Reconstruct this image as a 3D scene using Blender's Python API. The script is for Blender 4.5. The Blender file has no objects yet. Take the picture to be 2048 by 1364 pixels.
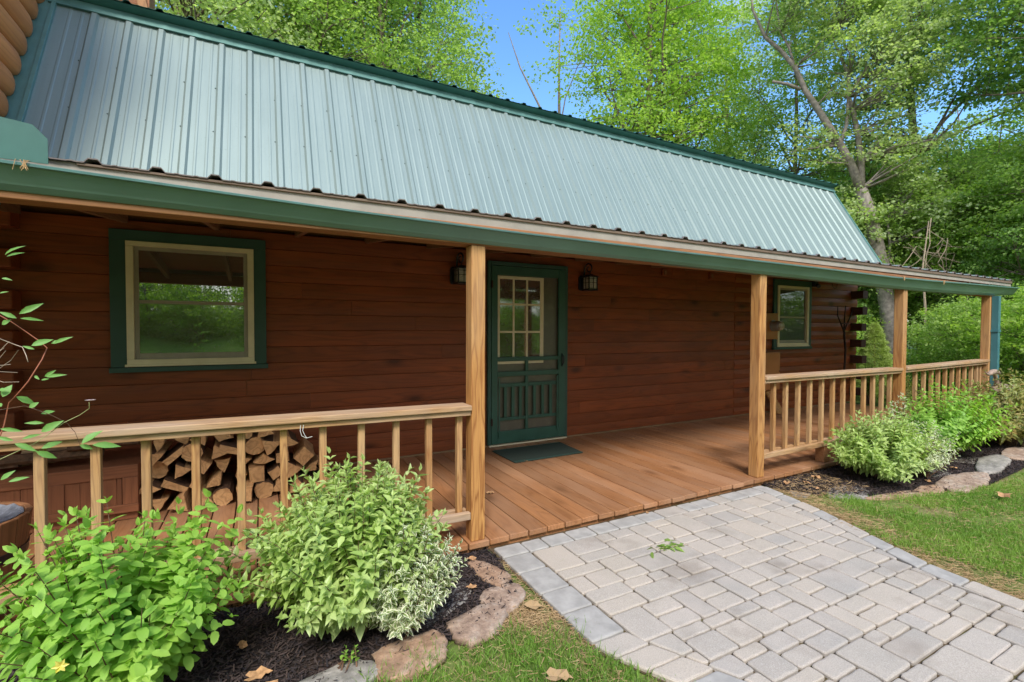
import bpy, math, random
import numpy as np
from mathutils import Vector, Matrix
rad = math.radians
sc = bpy.context.scene
COL = sc.collection

# ---------------------------------------------------------------- camera
CAM_H, YAW, PITCH, ROLL = 1.3199, rad(27.8978), rad(-1.4131), rad(0.1624)
cd = bpy.data.cameras.new("camera"); cam = bpy.data.objects.new("camera", cd); COL.objects.link(cam)
cd.sensor_width = 36; cd.lens = 16.713; cd.clip_start = 0.05; cd.clip_end = 1500
F = Vector((math.sin(YAW)*math.cos(PITCH), math.cos(YAW)*math.cos(PITCH), math.sin(PITCH)))
R0 = Vector((math.cos(YAW), -math.sin(YAW), 0)); U0 = R0.cross(F)
R = R0*math.cos(ROLL)+U0*math.sin(ROLL); U = -R0*math.sin(ROLL)+U0*math.cos(ROLL)
cam.matrix_world = Matrix(((R.x, U.x, -F.x, 0), (R.y, U.y, -F.y, 0), (R.z, U.z, -F.z, CAM_H), (0, 0, 0, 1)))
sc.camera = cam

# ---------------------------------------------------------------- world, sun, exposure
SUN_EL, SUN_AZ = 50, 203         # degrees; azimuth clockwise from +Y
w = bpy.data.worlds.new("World"); sc.world = w; w.use_nodes = True
nt = w.node_tree; nt.nodes.clear()
def N(t, ty, **k):
    n = t.nodes.new(ty)
    for a, b in k.items(): setattr(n, a, b)
    return n
sky = N(nt, 'ShaderNodeTexSky', sky_type='NISHITA', sun_disc=False)
sky.sun_elevation = rad(SUN_EL); sky.sun_rotation = rad(SUN_AZ); sky.ozone_density = 3.0; sky.dust_density = 0.3; sky.air_density = 1.0
hs = N(nt, 'ShaderNodeHueSaturation'); hs.inputs['Saturation'].default_value = 1.17; hs.inputs['Value'].default_value = 1.22
tcw = N(nt, 'ShaderNodeTexCoord'); mpw = N(nt, 'ShaderNodeMapping'); mpw.inputs['Scale'].default_value = (1, 1, 2.4); mpw.inputs['Location'].default_value = (4.3, 0.6, 1.1)
nzw = N(nt, 'ShaderNodeTexNoise'); nzw.inputs['Scale'].default_value = 2.2; nzw.inputs['Detail'].default_value = 7; nzw.inputs['Roughness'].default_value = 0.58
rpw = N(nt, 'ShaderNodeValToRGB'); rpw.color_ramp.elements[0].position = 0.40; rpw.color_ramp.elements[1].position = 0.62
mxw = N(nt, 'ShaderNodeMixRGB'); mxw.inputs['Color2'].default_value = (7.6, 7.5, 7.5, 1)
bg = N(nt, 'ShaderNodeBackground'); bg.inputs['Strength'].default_value = 0.13
ow = N(nt, 'ShaderNodeOutputWorld')
nt.links.new(sky.outputs[0], hs.inputs['Color']); nt.links.new(hs.outputs[0], mxw.inputs['Color1'])
nt.links.new(tcw.outputs['Generated'], mpw.inputs[0]); nt.links.new(mpw.outputs[0], nzw.inputs['Vector'])
dtw = N(nt, 'ShaderNodeVectorMath', operation='DOT_PRODUCT'); dtw.inputs[1].default_value = (0.45, 0.74, 0.50)
maw = N(nt, 'ShaderNodeMath', operation='MULTIPLY_ADD'); maw.inputs[1].default_value = -0.26; nt.links.new(tcw.outputs['Generated'], dtw.inputs[0])
nt.links.new(dtw.outputs['Value'], maw.inputs[0]); nt.links.new(nzw.outputs[0], maw.inputs[2]); nt.links.new(maw.outputs[0], rpw.inputs[0]); nt.links.new(rpw.outputs[0], mxw.inputs['Fac'])
nt.links.new(mxw.outputs[0], bg.inputs['Color']); nt.links.new(bg.outputs[0], ow.inputs['Surface'])
sd = bpy.data.lights.new("sun", 'SUN'); so = bpy.data.objects.new("sun", sd); COL.objects.link(so)
sd.energy = 2.1; sd.angle = rad(16); sd.color = (1, 0.94, 0.85)
sdir = Vector((math.sin(rad(SUN_AZ))*math.cos(rad(SUN_EL)), math.cos(rad(SUN_AZ))*math.cos(rad(SUN_EL)), math.sin(rad(SUN_EL))))
so.rotation_euler = (-sdir).to_track_quat('-Z', 'Y').to_euler()
sc.view_settings.view_transform = 'Standard'; sc.view_settings.look = 'None'
sc.view_settings.exposure = 1.15; sc.view_settings.gamma = 1.0

# ---------------------------------------------------------------- mesh helpers
def make_mesh(name, V, FI, FL, mats=(), FM=None, smooth=False, attr=None):
    """V (n,3); FI flat vertex indices; FL face sizes."""
    V = np.asarray(V, np.float32); FI = np.asarray(FI, np.int32); FL = np.asarray(FL, np.int32)
    me = bpy.data.meshes.new(name)
    me.vertices.add(len(V)); me.vertices.foreach_set('co', V.ravel())
    me.loops.add(len(FI)); me.loops.foreach_set('vertex_index', FI)
    me.polygons.add(len(FL)); st = np.concatenate(([0], np.cumsum(FL)[:-1])).astype(np.int32)
    me.polygons.foreach_set('loop_start', st); me.polygons.foreach_set('loop_total', FL)
    if FM is not None: me.polygons.foreach_set('material_index', np.asarray(FM, np.int32))
    me.polygons.foreach_set('use_smooth', np.full(len(FL), bool(smooth)))
    for m in mats: me.materials.append(m)
    if attr is not None:
        a = me.attributes.new(attr[0], 'FLOAT', 'POINT'); a.data.foreach_set('value', np.asarray(attr[1], np.float32))
    me.update(calc_edges=True); me.validate()
    return me

def wloc(o):
    p = Vector((0, 0, 0))
    while o is not None: p += Vector(o.location); o = o.parent
    return p

class MB:
    def __init__(s): s.v = []; s.f = []; s.m = []; s.cur = 0
    def add(s, vs, fs):
        b = len(s.v); s.v += [tuple(v) for v in vs]
        for f in fs: s.f.append([b+i for i in f]); s.m.append(s.cur)
        return s
    def box(s, x0, x1, y0, y1, z0, z1, dz=0):
        # dz: the far-x end is raised by dz (a sloping board)
        return s.add([(x0, y0, z0), (x1, y0, z0+dz), (x1, y1, z0+dz), (x0, y1, z0), (x0, y0, z1), (x1, y0, z1+dz), (x1, y1, z1+dz), (x0, y1, z1)],
              [(0, 3, 2, 1), (4, 5, 6, 7), (0, 1, 5, 4), (1, 2, 6, 5), (2, 3, 7, 6), (3, 0, 4, 7)])
    def prism(s, poly, axis, a, b):
        n = len(poly)
        def P(u, v, w_): return {'x': (w_, u, v), 'y': (u, w_, v), 'z': (u, v, w_)}[axis]
        vs = [P(u, v, a) for u, v in poly]+[P(u, v, b) for u, v in poly]
        ar = sum(poly[i][0]*poly[(i+1) % n][1]-poly[(i+1) % n][0]*poly[i][1] for i in range(n))
        flip = (ar > 0) if axis != 'y' else (ar < 0)
        c1 = list(range(n)); c2 = list(range(n, 2*n)); sides = [(i, (i+1) % n, n+(i+1) % n, n+i) for i in range(n)]
        if flip: fs = [c1[::-1], c2]+sides
        else: fs = [c1, c2[::-1]]+[x[::-1] for x in sides]
        return s.add(vs, fs)
    def tube(s, pts, rs, n=8, cap=True, flat=1.0):
        pts = [Vector(p) for p in pts]
        if not hasattr(rs, '__len__'): rs = [rs]*len(pts)
        vs = []; up = Vector((0.13, 0.21, 1)).normalized()
        t0 = (pts[1]-pts[0]).normalized()
        a = t0.cross(up)
        if a.length < 1e-3: a = t0.cross(Vector((1, 0, 0)))
        a.normalize()
        for i, p in enumerate(pts):
            t = (pts[min(i+1, len(pts)-1)]-pts[max(i-1, 0)])
            t = t.normalized() if t.length > 1e-9 else t0
            a = (a-t*a.dot(t)); a = a.normalized() if a.length > 1e-6 else t.orthogonal().normalized()
            b = t.cross(a)
            for k in range(n):
                an = 2*math.pi*k/n
                vs.append(p+(a*math.cos(an)+b*math.sin(an)*flat)*rs[i])
        fs = []
        for i in range(len(pts)-1):
            for k in range(n):
                k2 = (k+1) % n; fs.append((i*n+k, i*n+k2, (i+1)*n+k2, (i+1)*n+k))
        if cap: fs.append(list(range(n))[::-1]); fs.append([(len(pts)-1)*n+k for k in range(n)])
        return s.add(vs, fs)
    def lathe(s, prof, cx, cy, n=24, ax='z', c3=0):
        vs = []
        for r, h in prof:
            for k in range(n):
                an = 2*math.pi*k/n; u, v = r*math.cos(an), r*math.sin(an)
                vs.append((cx+u, cy+v, c3+h) if ax == 'z' else (cx+u, c3+h, cy+v))
        fs = []
        for i in range(len(prof)-1):
            for k in range(n):
                k2 = (k+1) % n; q = (i*n+k, i*n+k2, (i+1)*n+k2, (i+1)*n+k)
                fs.append(q if ax == 'z' else q[::-1])
        return s.add(vs, fs)
    def build(s, name, mats, parent=None, bevel=0, smooth=False, seg=2, attr=None):
        if not isinstance(mats, (list, tuple)): mats = [mats]
        o_ = wloc(parent) if parent is not None else Vector((0, 0, 0))
        V = np.array(s.v, np.float32)-np.array(o_, np.float32)
        me = make_mesh(name, V, [i for f in s.f for i in f], [len(f) for f in s.f], mats, s.m, smooth)
        ob = bpy.data.objects.new(name, me); COL.objects.link(ob); ob.parent = parent
        if bevel:
            b = ob.modifiers.new('bevel', 'BEVEL'); b.width = bevel; b.segments = seg; b.limit_method = 'ANGLE'; b.angle_limit = rad(40)
        return ob

def tag(o, label=None, cat=None, group=None, kind=None):
    if label: o['label'] = label
    if cat: o['category'] = cat
    if group: o['group'] = group
    if kind: o['kind'] = kind
    return o
def thing(name, label, cat, loc=(0, 0, 0), group=None):
    o = bpy.data.objects.new(name, None); COL.objects.link(o); o.location = loc; o.empty_display_size = 0.1
    return tag(o, label, cat, group)
def obj_from(name, me, parent=None):
    o = bpy.data.objects.new(name, me); COL.objects.link(o); o.parent = parent; return o

# ---------------------------------------------------------------- materials
def mat(name):
    m = bpy.data.materials.new(name); m.use_nodes = True; t = m.node_tree; t.nodes.clear()
    o = N(t, 'ShaderNodeOutputMaterial'); p = N(t, 'ShaderNodeBsdfPrincipled'); t.links.new(p.outputs[0], o.inputs[0])
    return m, t, p, o
def L(t, a, b): t.links.new(a, b)
def mathn(t, op, a, b=None, c=None):
    n = N(t, 'ShaderNodeMath', operation=op)
    for i, x in enumerate((a, b, c)):
        if x is None: continue
        if isinstance(x, (int, float)): n.inputs[i].default_value = x
        else: L(t, x, n.inputs[i])
    return n.outputs[0]
def ramp(t, src, stops, interp='LINEAR'):
    r = N(t, 'ShaderNodeValToRGB'); e = r.color_ramp.elements; r.color_ramp.interpolation = interp
    while len(e) < len(stops): e.new(0.5)
    for i, (p_, c) in enumerate(stops):
        e[i].position = p_; e[i].color = tuple(c)+(1,) if hasattr(c, '__len__') else (c, c, c, 1)
    L(t, src, r.inputs[0]); return r.outputs[0]
def noise(t, vec, scale, detail=3, rough=0.55, dist=0):
    n = N(t, 'ShaderNodeTexNoise'); n.inputs['Scale'].default_value = scale; n.inputs['Detail'].default_value = detail
    n.inputs['Roughness'].default_value = rough; n.inputs['Distortion'].default_value = dist
    if vec is not None: L(t, vec, n.inputs['Vector'])
    return n.outputs[0]
def mix(t, fac, a, b, mode='MIX'):
    n = N(t, 'ShaderNodeMixRGB', blend_type=mode)
    for i, x in zip((0, 1, 2), (fac, a, b)):
        if isinstance(x, (int, float)): n.inputs[i].default_value = x
        elif isinstance(x, (tuple, list)): n.inputs[i].default_value = tuple(x)+(1,) if len(x) == 3 else x
        else: L(t, x, n.inputs[i])
    return n.outputs[0]
def bump(t, p, h, strength=0.3, dist=0.01):
    b = N(t, 'ShaderNodeBump'); b.inputs['Strength'].default_value = strength; b.inputs['Distance'].default_value = dist
    L(t, h, b.inputs['Height']); L(t, b.outputs[0], p.inputs['Normal'])
def scl(c, k): return tuple(x*k for x in c)

def wood(name, base, axis='x', dark=None, rough=0.6, spec=0.3, grain=1.0, knots=0.5, contrast=1.0, var=0.35, bumps=0.25, weather=None, wamt=0.5):
    m, t, p, o = mat(name)
    tc = N(t, 'ShaderNodeTexCoord'); ge = N(t, 'ShaderNodeNewGeometry'); ri = ge.outputs['Random Per Island']
    off = N(t, 'ShaderNodeVectorMath', operation='SCALE'); off.inputs[0].default_value = (31.7, 17.3, 23.9); L(t, ri, off.inputs['Scale'])
    ad = N(t, 'ShaderNodeVectorMath', operation='ADD'); L(t, tc.outputs['Object'], ad.inputs[0]); L(t, off.outputs[0], ad.inputs[1])
    def M(k):
        n = N(t, 'ShaderNodeMapping'); s = [1, 1, 1]; s['xyz'.index(axis)] = k; n.inputs['Scale'].default_value = s; L(t, ad.outputs[0], n.inputs[0]); return n.outputs[0]
    rings = noise(t, M(0.10), 7*grain, 2, 0.5, 0.2)
    rings = mathn(t, 'PINGPONG', mathn(t, 'MULTIPLY', rings, 19), 1)
    rings = ramp(t, rings, [(0.2, 0), (0.6, 0.25), (1.0, 1)])
    fine = noise(t, M(0.02), 150*grain, 4, 0.7)
    blot = noise(t, M(0.35), 3.0, 4, 0.6)
    dk = dark or scl(base, 0.45)
    c = mix(t, mathn(t, 'MULTIPLY', rings, 0.55*contrast), base, dk)
    c = mix(t, mathn(t, 'MULTIPLY', ramp(t, fine, [(0.35, 0), (0.7, 1)]), 0.35*contrast), c, scl(dk, 0.8))
    c = mix(t, ramp(t, blot, [(0.35, 0), (0.72, 0.6)]), c, scl(dk, 1.1))
    if weather:
        wn = noise(t, M(0.25), 2.2, 5, 0.65)
        c = mix(t, mathn(t, 'MULTIPLY', ramp(t, wn, [(0.42, 0), (0.62, 1)]), wamt), c, weather)
    if knots:
        vo = N(t, 'ShaderNodeTexVoronoi'); vo.inputs['Scale'].default_value = 3.0; L(t, M(0.45), vo.inputs['Vector'])
        k = ramp(t, vo.outputs['Distance'], [(0.05, 1), (0.12, 0.4), (0.19, 0)])
        c = mix(t, mathn(t, 'MULTIPLY', k, knots), c, scl(dk, 0.35))
    hv = N(t, 'ShaderNodeHueSaturation'); L(t, c, hv.inputs['Color'])
    L(t, mathn(t, 'MULTIPLY_ADD', ri, var, 1-var/2), hv.inputs['Value'])
    L(t, hv.outputs[0], p.inputs['Base Color'])
    p.inputs['Roughness'].default_value = rough; p.inputs['Specular IOR Level'].default_value = spec
    bump(t, p, mathn(t, 'ADD', mathn(t, 'MULTIPLY', fine, 0.6), mathn(t, 'MULTIPLY', rings, -0.25)), bumps, 0.004)
    return m

def paint(name, base, rough=0.4, spec=0.5, metal=0, var=0.12, coat=0, nscale=6, dirt=None):
    m, t, p, o = mat(name)
    tc = N(t, 'ShaderNodeTexCoord')
    n = noise(t, tc.outputs['Object'], nscale, 5, 0.6)
    c = mix(t, ramp(t, n, [(0.35, 0), (0.7, 1)]), scl(base, 1-var), scl(base, 1+var))
    if dirt:
        d = noise(t, tc.outputs['Object'], 22, 6, 0.7); c = mix(t, ramp(t, d, [(0.58, 0), (0.72, 0.55)]), c, dirt)
    L(t, c, p.inputs['Base Color']); p.inputs['Metallic'].default_value = metal
    L(t, ramp(t, n, [(0.3, rough*0.8), (0.7, min(1, rough*1.2))]), p.inputs['Roughness'])
    p.inputs['Specular IOR Level'].default_value = spec; p.inputs['Coat Weight'].default_value = coat
    bump(t, p, noise(t, tc.outputs['Object'], 40, 3), 0.03, 0.003)
    return m

def leaf(name, c1, c2, c3=None, rough=0.45, trans=0.56, margin=None, spec=0.35):
    m, t, p, o = mat(name)
    ge = N(t, 'ShaderNodeNewGeometry'); ri = ge.outputs['Random Per Island']
    tc = N(t, 'ShaderNodeTexCoord')
    big = noise(t, tc.outputs['Object'], 0.9, 3, 0.6)
    c = mix(t, ri, c1, c2)
    if c3: c = mix(t, ramp(t, big, [(0.42, 0), (0.62, 0.75)]), c, c3)
    if margin:
        at = N(t, 'ShaderNodeAttribute', attribute_name='edge')
        c = mix(t, ramp(t, at.outputs['Fac'], [(0.42, 0), (0.6, 1)]), c, margin)
    L(t, c, p.inputs['Base Color']); p.inputs['Roughness'].default_value = rough; p.inputs['Specular IOR Level'].default_value = spec
    tr = N(t, 'ShaderNodeBsdfTranslucent')
    tcx = mix(t, 1.0, c, (1.25, 1.35, 0.65), 'MULTIPLY'); L(t, tcx, tr.inputs['Color'])
    ms = N(t, 'ShaderNodeMixShader'); ms.inputs[0].default_value = trans
    L(t, p.outputs[0], ms.inputs[1]); L(t, tr.outputs[0], ms.inputs[2]); L(t, ms.outputs[0], o.inputs[0])
    return m

M = {}
M['log'] = wood('stained log', (0.31, 0.073, 0.021), 'x', dark=(0.10, 0.025, 0.010), rough=0.5, knots=0.75, var=0.20, contrast=0.8, weather=(0.17, 0.06, 0.03), wamt=0.3)
M['log_end'] = wood('log end stained', (0.09, 0.04, 0.03), 'y', rough=0.7, knots=0.2)
M['olog'] = wood('orange log siding', (0.60, 0.235, 0.075), 'y', dark=(0.30, 0.10, 0.035), rough=0.5, knots=0.2, var=0.22, contrast=0.55, grain=0.8)
M['gablew'] = wood('gable siding', (0.42, 0.17, 0.07), 'x', dark=(0.22, 0.08, 0.03), rough=0.6, knots=0.6)
M['trim'] = wood('wood trim', (0.55, 0.27, 0.12), 'z', rough=0.6, knots=0.4)
M['post'] = wood('porch post pine', (0.60, 0.31, 0.10), 'z', dark=(0.27, 0.105, 0.03), rough=0.65, knots=1.0, grain=1.5, contrast=1.7, weather=(0.60, 0.43, 0.25), wamt=0.3)
M['bal'] = wood('baluster pine', (0.62, 0.34, 0.12), 'z', dark=(0.26, 0.105, 0.03), rough=0.65, knots=0.5, grain=2.2, contrast=1.7, var=0.5, weather=(0.56, 0.42, 0.26), wamt=0.4)
M['rail'] = wood('rail pine', (0.56, 0.34, 0.165), 'x', dark=(0.27, 0.14, 0.06), rough=0.7, knots=0.8, grain=2.0, contrast=1.6, weather=(0.47, 0.38, 0.30), wamt=0.65)
M['beam'] = wood('porch beam', (0.40, 0.185, 0.08), 'x', dark=(0.2, 0.085, 0.035), rough=0.65, knots=0.4)
M['rafter'] = wood('rafter', (0.33, 0.17, 0.09), 'y', rough=0.7, knots=0.4)
M['ceil'] = wood('porch ceiling boards', (0.30, 0.10, 0.04), 'x', rough=0.65, knots=0.6)
M['deck'] = wood('deck boards', (0.39, 0.18, 0.076), 'y', dark=(0.20, 0.082, 0.034), rough=0.42, spec=0.45, knots=0.5, var=0.3, grain=1.3, weather=(0.40, 0.24, 0.15), wamt=0.45, bumps=0.4)
M['greyboard'] = wood('weathered drip board', (0.20, 0.145, 0.105), 'x', rough=0.8, knots=0.2)
M['chest'] = wood('chest boards', (0.27, 0.10, 0.045), 'z', rough=0.6, knots=0.4)
M['chestx'] = wood('chest rails', (0.27, 0.10, 0.045), 'x', rough=0.6, knots=0.3)
M['split'] = wood('split wood', (0.66, 0.38, 0.17), 'y', dark=(0.25, 0.125, 0.055), rough=0.8, knots=0.3, var=0.7, bumps=0.8)
M['splitx'] = wood('weathered split wood', (0.34, 0.22, 0.12), 'x', dark=(0.13, 0.075, 0.04), rough=0.8, knots=0.2, var=0.6, bumps=0.8)
M['barkwood'] = paint('firewood bark', (0.11, 0.06, 0.035), 0.9, 0.2, var=0.5, nscale=30)
M['barrel'] = wood('barrel staves', (0.36, 0.165, 0.075), 'z', rough=0.55, knots=0.2)
def roof_mat():
    m, t, p, o = mat('green roof metal'); tc = N(t, 'ShaderNodeTexCoord'); mp = N(t, 'ShaderNodeMapping'); mp.inputs['Scale'].default_value = (14, 0.5, 0.5); L(t, tc.outputs['Object'], mp.inputs[0])
    st = noise(t, mp.outputs[0], 2.0, 5, 0.65); fl_ = noise(t, tc.outputs['Object'], 60, 3, 0.6); bg_ = noise(t, tc.outputs['Object'], 1.1, 3, 0.5)
    c = mix(t, ramp(t, st, [(0.35, 0), (0.7, 1)]), (0.200, 0.262, 0.255), (0.228, 0.293, 0.286))
    c = mix(t, ramp(t, fl_, [(0.62, 0), (0.75, 0.35)]), c, (0.12, 0.15, 0.13)); c = mix(t, ramp(t, bg_, [(0.4, 0), (0.7, 0.3)]), c, (0.16, 0.22, 0.21))
    L(t, c, p.inputs['Base Color']); p.inputs['Metallic'].default_value = 0.28; p.inputs['Specular IOR Level'].default_value = 0.5
    L(t, ramp(t, st, [(0.3, 0.46), (0.7, 0.56)]), p.inputs['Roughness']); return m
M['roof'] = roof_mat()
M['roofd'] = paint('dark green trim metal', (0.045, 0.145, 0.125), 0.4, 0.5, metal=0.1)
M['flash'] = paint('green flashing', (0.13, 0.27, 0.25), 0.38, 0.6, metal=0.35)
M['gutter'] = paint('green gutter paint', (0.11, 0.19, 0.145), 0.38, 0.55, var=0.10, dirt=(0.16, 0.19, 0.15), nscale=2)
M['gutlip'] = paint('gutter lip', (0.12, 0.24, 0.24), 0.35, 0.6, metal=0.2)
M['splash'] = paint('splash guard', (0.03, 0.115, 0.10), 0.45, 0.5)
M['spout'] = paint('teal downspout', (0.05, 0.16, 0.185), 0.35, 0.6, var=0.06)
M['galv'] = paint('galvanised edge', (0.20, 0.17, 0.16), 0.6, 0.5, metal=0.4, var=0.3)
M['creamf'] = paint('cream fascia', (0.31, 0.29, 0.25), 0.6, 0.4, dirt=(0.3, 0.25, 0.2))
M['casing'] = paint('dark green casing', (0.028, 0.076, 0.062), 0.5, 0.45)
M['door'] = paint('green screen door', (0.030, 0.092, 0.068), 0.45, 0.45)
M['cream'] = paint('cream vinyl', (0.70, 0.63, 0.43), 0.45, 0.45, var=0.08)
M['creamd'] = paint('cream door bars', (0.66, 0.58, 0.42), 0.5, 0.4, var=0.06)
M['sash'] = paint('taupe sash', (0.33, 0.30, 0.24), 0.5, 0.4)
M['blackm'] = paint('black metal', (0.012, 0.013, 0.02), 0.45, 0.5, var=0.2)
M['mat'] = paint('door mat', (0.048, 0.066, 0.056), 0.95, 0.1, var=0.25, nscale=120)
M['rope'] = paint('rope', (0.45, 0.29, 0.15), 0.9, 0.1, var=0.3, nscale=90)
M['meterbox'] = paint('brown meter box', (0.42, 0.17, 0.055), 0.5, 0.4, var=0.05)
M['alu'] = paint('dull aluminium', (0.30, 0.30, 0.31), 0.4, 0.5, metal=0.5)
M['plastic'] = paint('pale plastic liner', (0.17, 0.18, 0.21), 0.25, 0.6, var=0.3, nscale=25)
M['soil'] = paint('potting soil', (0.03, 0.022, 0.017), 0.95, 0.1, var=0.5, nscale=40)
M['iron'] = paint('dark rusty iron', (0.035, 0.018, 0.014), 0.7, 0.3, var=0.4)
M['bird'] = paint('weathered ornament', (0.32, 0.23, 0.18), 0.65, 0.35, var=0.4, nscale=30)
M['string'] = paint('white string', (0.6, 0.6, 0.55), 0.7, 0.2)
M['screw'] = paint('screw heads', (0.03, 0.06, 0.06), 0.5, 0.5)
M['bulbglass'] = paint('seeded lantern glass', (0.45, 0.42, 0.36), 0.3, 0.6, var=0.25, nscale=60)
M['dryleaf'] = paint('dry leaf', (0.42, 0.24, 0.12), 0.8, 0.2, var=0.35, nscale=40)
M['straw'] = leaf('straw', (0.50, 0.36, 0.20), (0.34, 0.22, 0.12), None, 0.8, 0.2, spec=0.1)
M['chips'] = leaf('mulch chips', (0.022, 0.020, 0.024), (0.075, 0.052, 0.045), None, 0.85, 0.0, spec=0.2)
M['bark'] = paint('tree bark', (0.21, 0.165, 0.135), 0.9, 0.15, var=0.45, nscale=7)
M['barkg'] = paint('grey bark', (0.27, 0.235, 0.215), 0.9, 0.15, var=0.35, nscale=9)
M['twig'] = paint('shrub twigs', (0.14, 0.08, 0.05), 0.8, 0.2, var=0.3, nscale=20)
M['vinestem'] = paint('reddish vine stem', (0.30, 0.10, 0.055), 0.6, 0.3, var=0.2, nscale=40)
M['vinepale'] = paint('pale vine stem', (0.32, 0.34, 0.14), 0.6, 0.3, var=0.2, nscale=40)
M['deadstem'] = paint('dead vine stem', (0.42, 0.33, 0.25), 0.8, 0.2, var=0.2, nscale=40)
# leaves
M['lf_tree'] = leaf('tree leaves', (0.20, 0.32, 0.085), (0.31, 0.45, 0.13), (0.38, 0.52, 0.15))
M['lf_light'] = leaf('silver maple leaves', (0.34, 0.44, 0.19), (0.56, 0.64, 0.42), (0.36, 0.48, 0.17), rough=0.4)
M['lf_dark'] = leaf('understory leaves', (0.15, 0.27, 0.09), (0.24, 0.39, 0.12), (0.32, 0.47, 0.13))
M['lf_lime'] = leaf('yellow green leaves', (0.24, 0.38, 0.075), (0.34, 0.50, 0.10), (0.38, 0.54, 0.11))
M['lf_fir'] = leaf('spruce needles', (0.34, 0.44, 0.12), (0.48, 0.58, 0.20), None, trans=0.25)
M['lf_john'] = leaf('broad shrub leaves', (0.20, 0.40, 0.065), (0.33, 0.55, 0.10), (0.42, 0.60, 0.11), rough=0.5, trans=0.4)
M['lf_euon'] = leaf('pointed shrub leaves', (0.30, 0.44, 0.10), (0.46, 0.58, 0.19), (0.54, 0.62, 0.33), rough=0.35, trans=0.35)
M['lf_euonv'] = leaf('cream edged leaves', (0.20, 0.27, 0.10), (0.24, 0.33, 0.12), None, rough=0.4, trans=0.3, margin=(0.78, 0.78, 0.62))
M['lf_red'] = leaf('bronze leaves', (0.24, 0.30, 0.09), (0.38, 0.27, 0.10), (0.31, 0.39, 0.12), rough=0.35, trans=0.3)
M['lf_vine'] = leaf('vine leaves', (0.13, 0.31, 0.075), (0.21, 0.43, 0.10), None, rough=0.5, trans=0.35)
M['grass'] = leaf('grass blades', (0.13, 0.25, 0.04), (0.23, 0.38, 0.065), (0.27, 0.40, 0.075), rough=0.5, trans=0.4)
M['petal_w'] = leaf('pale petals', (0.62, 0.5, 0.55), (0.5, 0.35, 0.45), None, trans=0.3)
M['petal_y'] = leaf('yellow petals', (0.75, 0.62, 0.10), (0.8, 0.7, 0.2), None, trans=0.3)

def pane_mat(name, base, refl, rough=0.04, tint=(0.95, 1, 0.95)):
    m, t, p, o = mat(name)
    tc = N(t, 'ShaderNodeTexCoord'); n = noise(t, tc.outputs['Object'], 9, 6, 0.7)
    L(t, mix(t, ramp(t, n, [(0.5, 0), (0.75, 0.5)]), base, scl(base, 2.2)), p.inputs['Base Color']); p.inputs['Roughness'].default_value = 0.6
    g = N(t, 'ShaderNodeBsdfGlossy'); g.inputs['Roughness'].default_value = rough; g.inputs['Color'].default_value = tint+(1,)
    lw = N(t, 'ShaderNodeLayerWeight'); lw.inputs[0].default_value = 0.35
    f = mathn(t, 'MULTIPLY_ADD', lw.outputs['Fresnel'], 0.5, refl)
    b = N(t, 'ShaderNodeBump'); b.inputs['Strength'].default_value = 0.012; b.inputs['Distance'].default_value = 0.006
    L(t, noise(t, tc.outputs['Object'], 3.5, 2), b.inputs['Height']); L(t, b.outputs[0], g.inputs['Normal'])
    ms = N(t, 'ShaderNodeMixShader'); L(t, f, ms.inputs[0]); L(t, p.outputs[0], ms.inputs[1]); L(t, g.outputs[0], ms.inputs[2]); L(t, ms.outputs[0], o.inputs[0])
    return m
M['glass'] = pane_mat('window glass', (0.026, 0.025, 0.021), 0.24, 0.012)
M['screen'] = pane_mat('insect screen over glass', (0.06, 0.058, 0.046), 0.22, 0.02)
M['darkglass'] = pane_mat('shaded window glass', (0.016, 0.016, 0.017), 0.035, 0.02)
M['dglass'] = pane_mat('door glass', (0.045, 0.034, 0.024), 0.16, 0.05)
M['dscreen'] = pane_mat('door screen', (0.085, 0.072, 0.052), 0.015, 0.3)

def stone_mat(name, c1, c2, c3, scale=9):
    m, t, p, o = mat(name); tc = N(t, 'ShaderNodeTexCoord')
    n = noise(t, tc.outputs['Object'], scale, 7, 0.65, 0.4); n2 = noise(t, tc.outputs['Object'], scale*3.1, 6, 0.7)
    c = ramp(t, n, [(0.32, c1), (0.5, c2), (0.7, c3)])
    c = mix(t, ramp(t, n2, [(0.4, 0.55), (0.65, 0)]), c, scl(c1, 0.5))
    L(t, c, p.inputs['Base Color']); p.inputs['Roughness'].default_value = 0.85; p.inputs['Specular IOR Level'].default_value = 0.25
    bump(t, p, n2, 0.6, 0.012); return m
M['st_pink'] = stone_mat('pink stone', (0.26, 0.175, 0.13), (0.42, 0.30, 0.225), (0.50, 0.42, 0.35))
M['st_tan'] = stone_mat('tan stone', (0.28, 0.17, 0.11), (0.42, 0.27, 0.18), (0.48, 0.38, 0.30))
M['st_grey'] = stone_mat('grey stone', (0.20, 0.185, 0.165), (0.33, 0.30, 0.27), (0.44, 0.40, 0.36))

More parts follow.
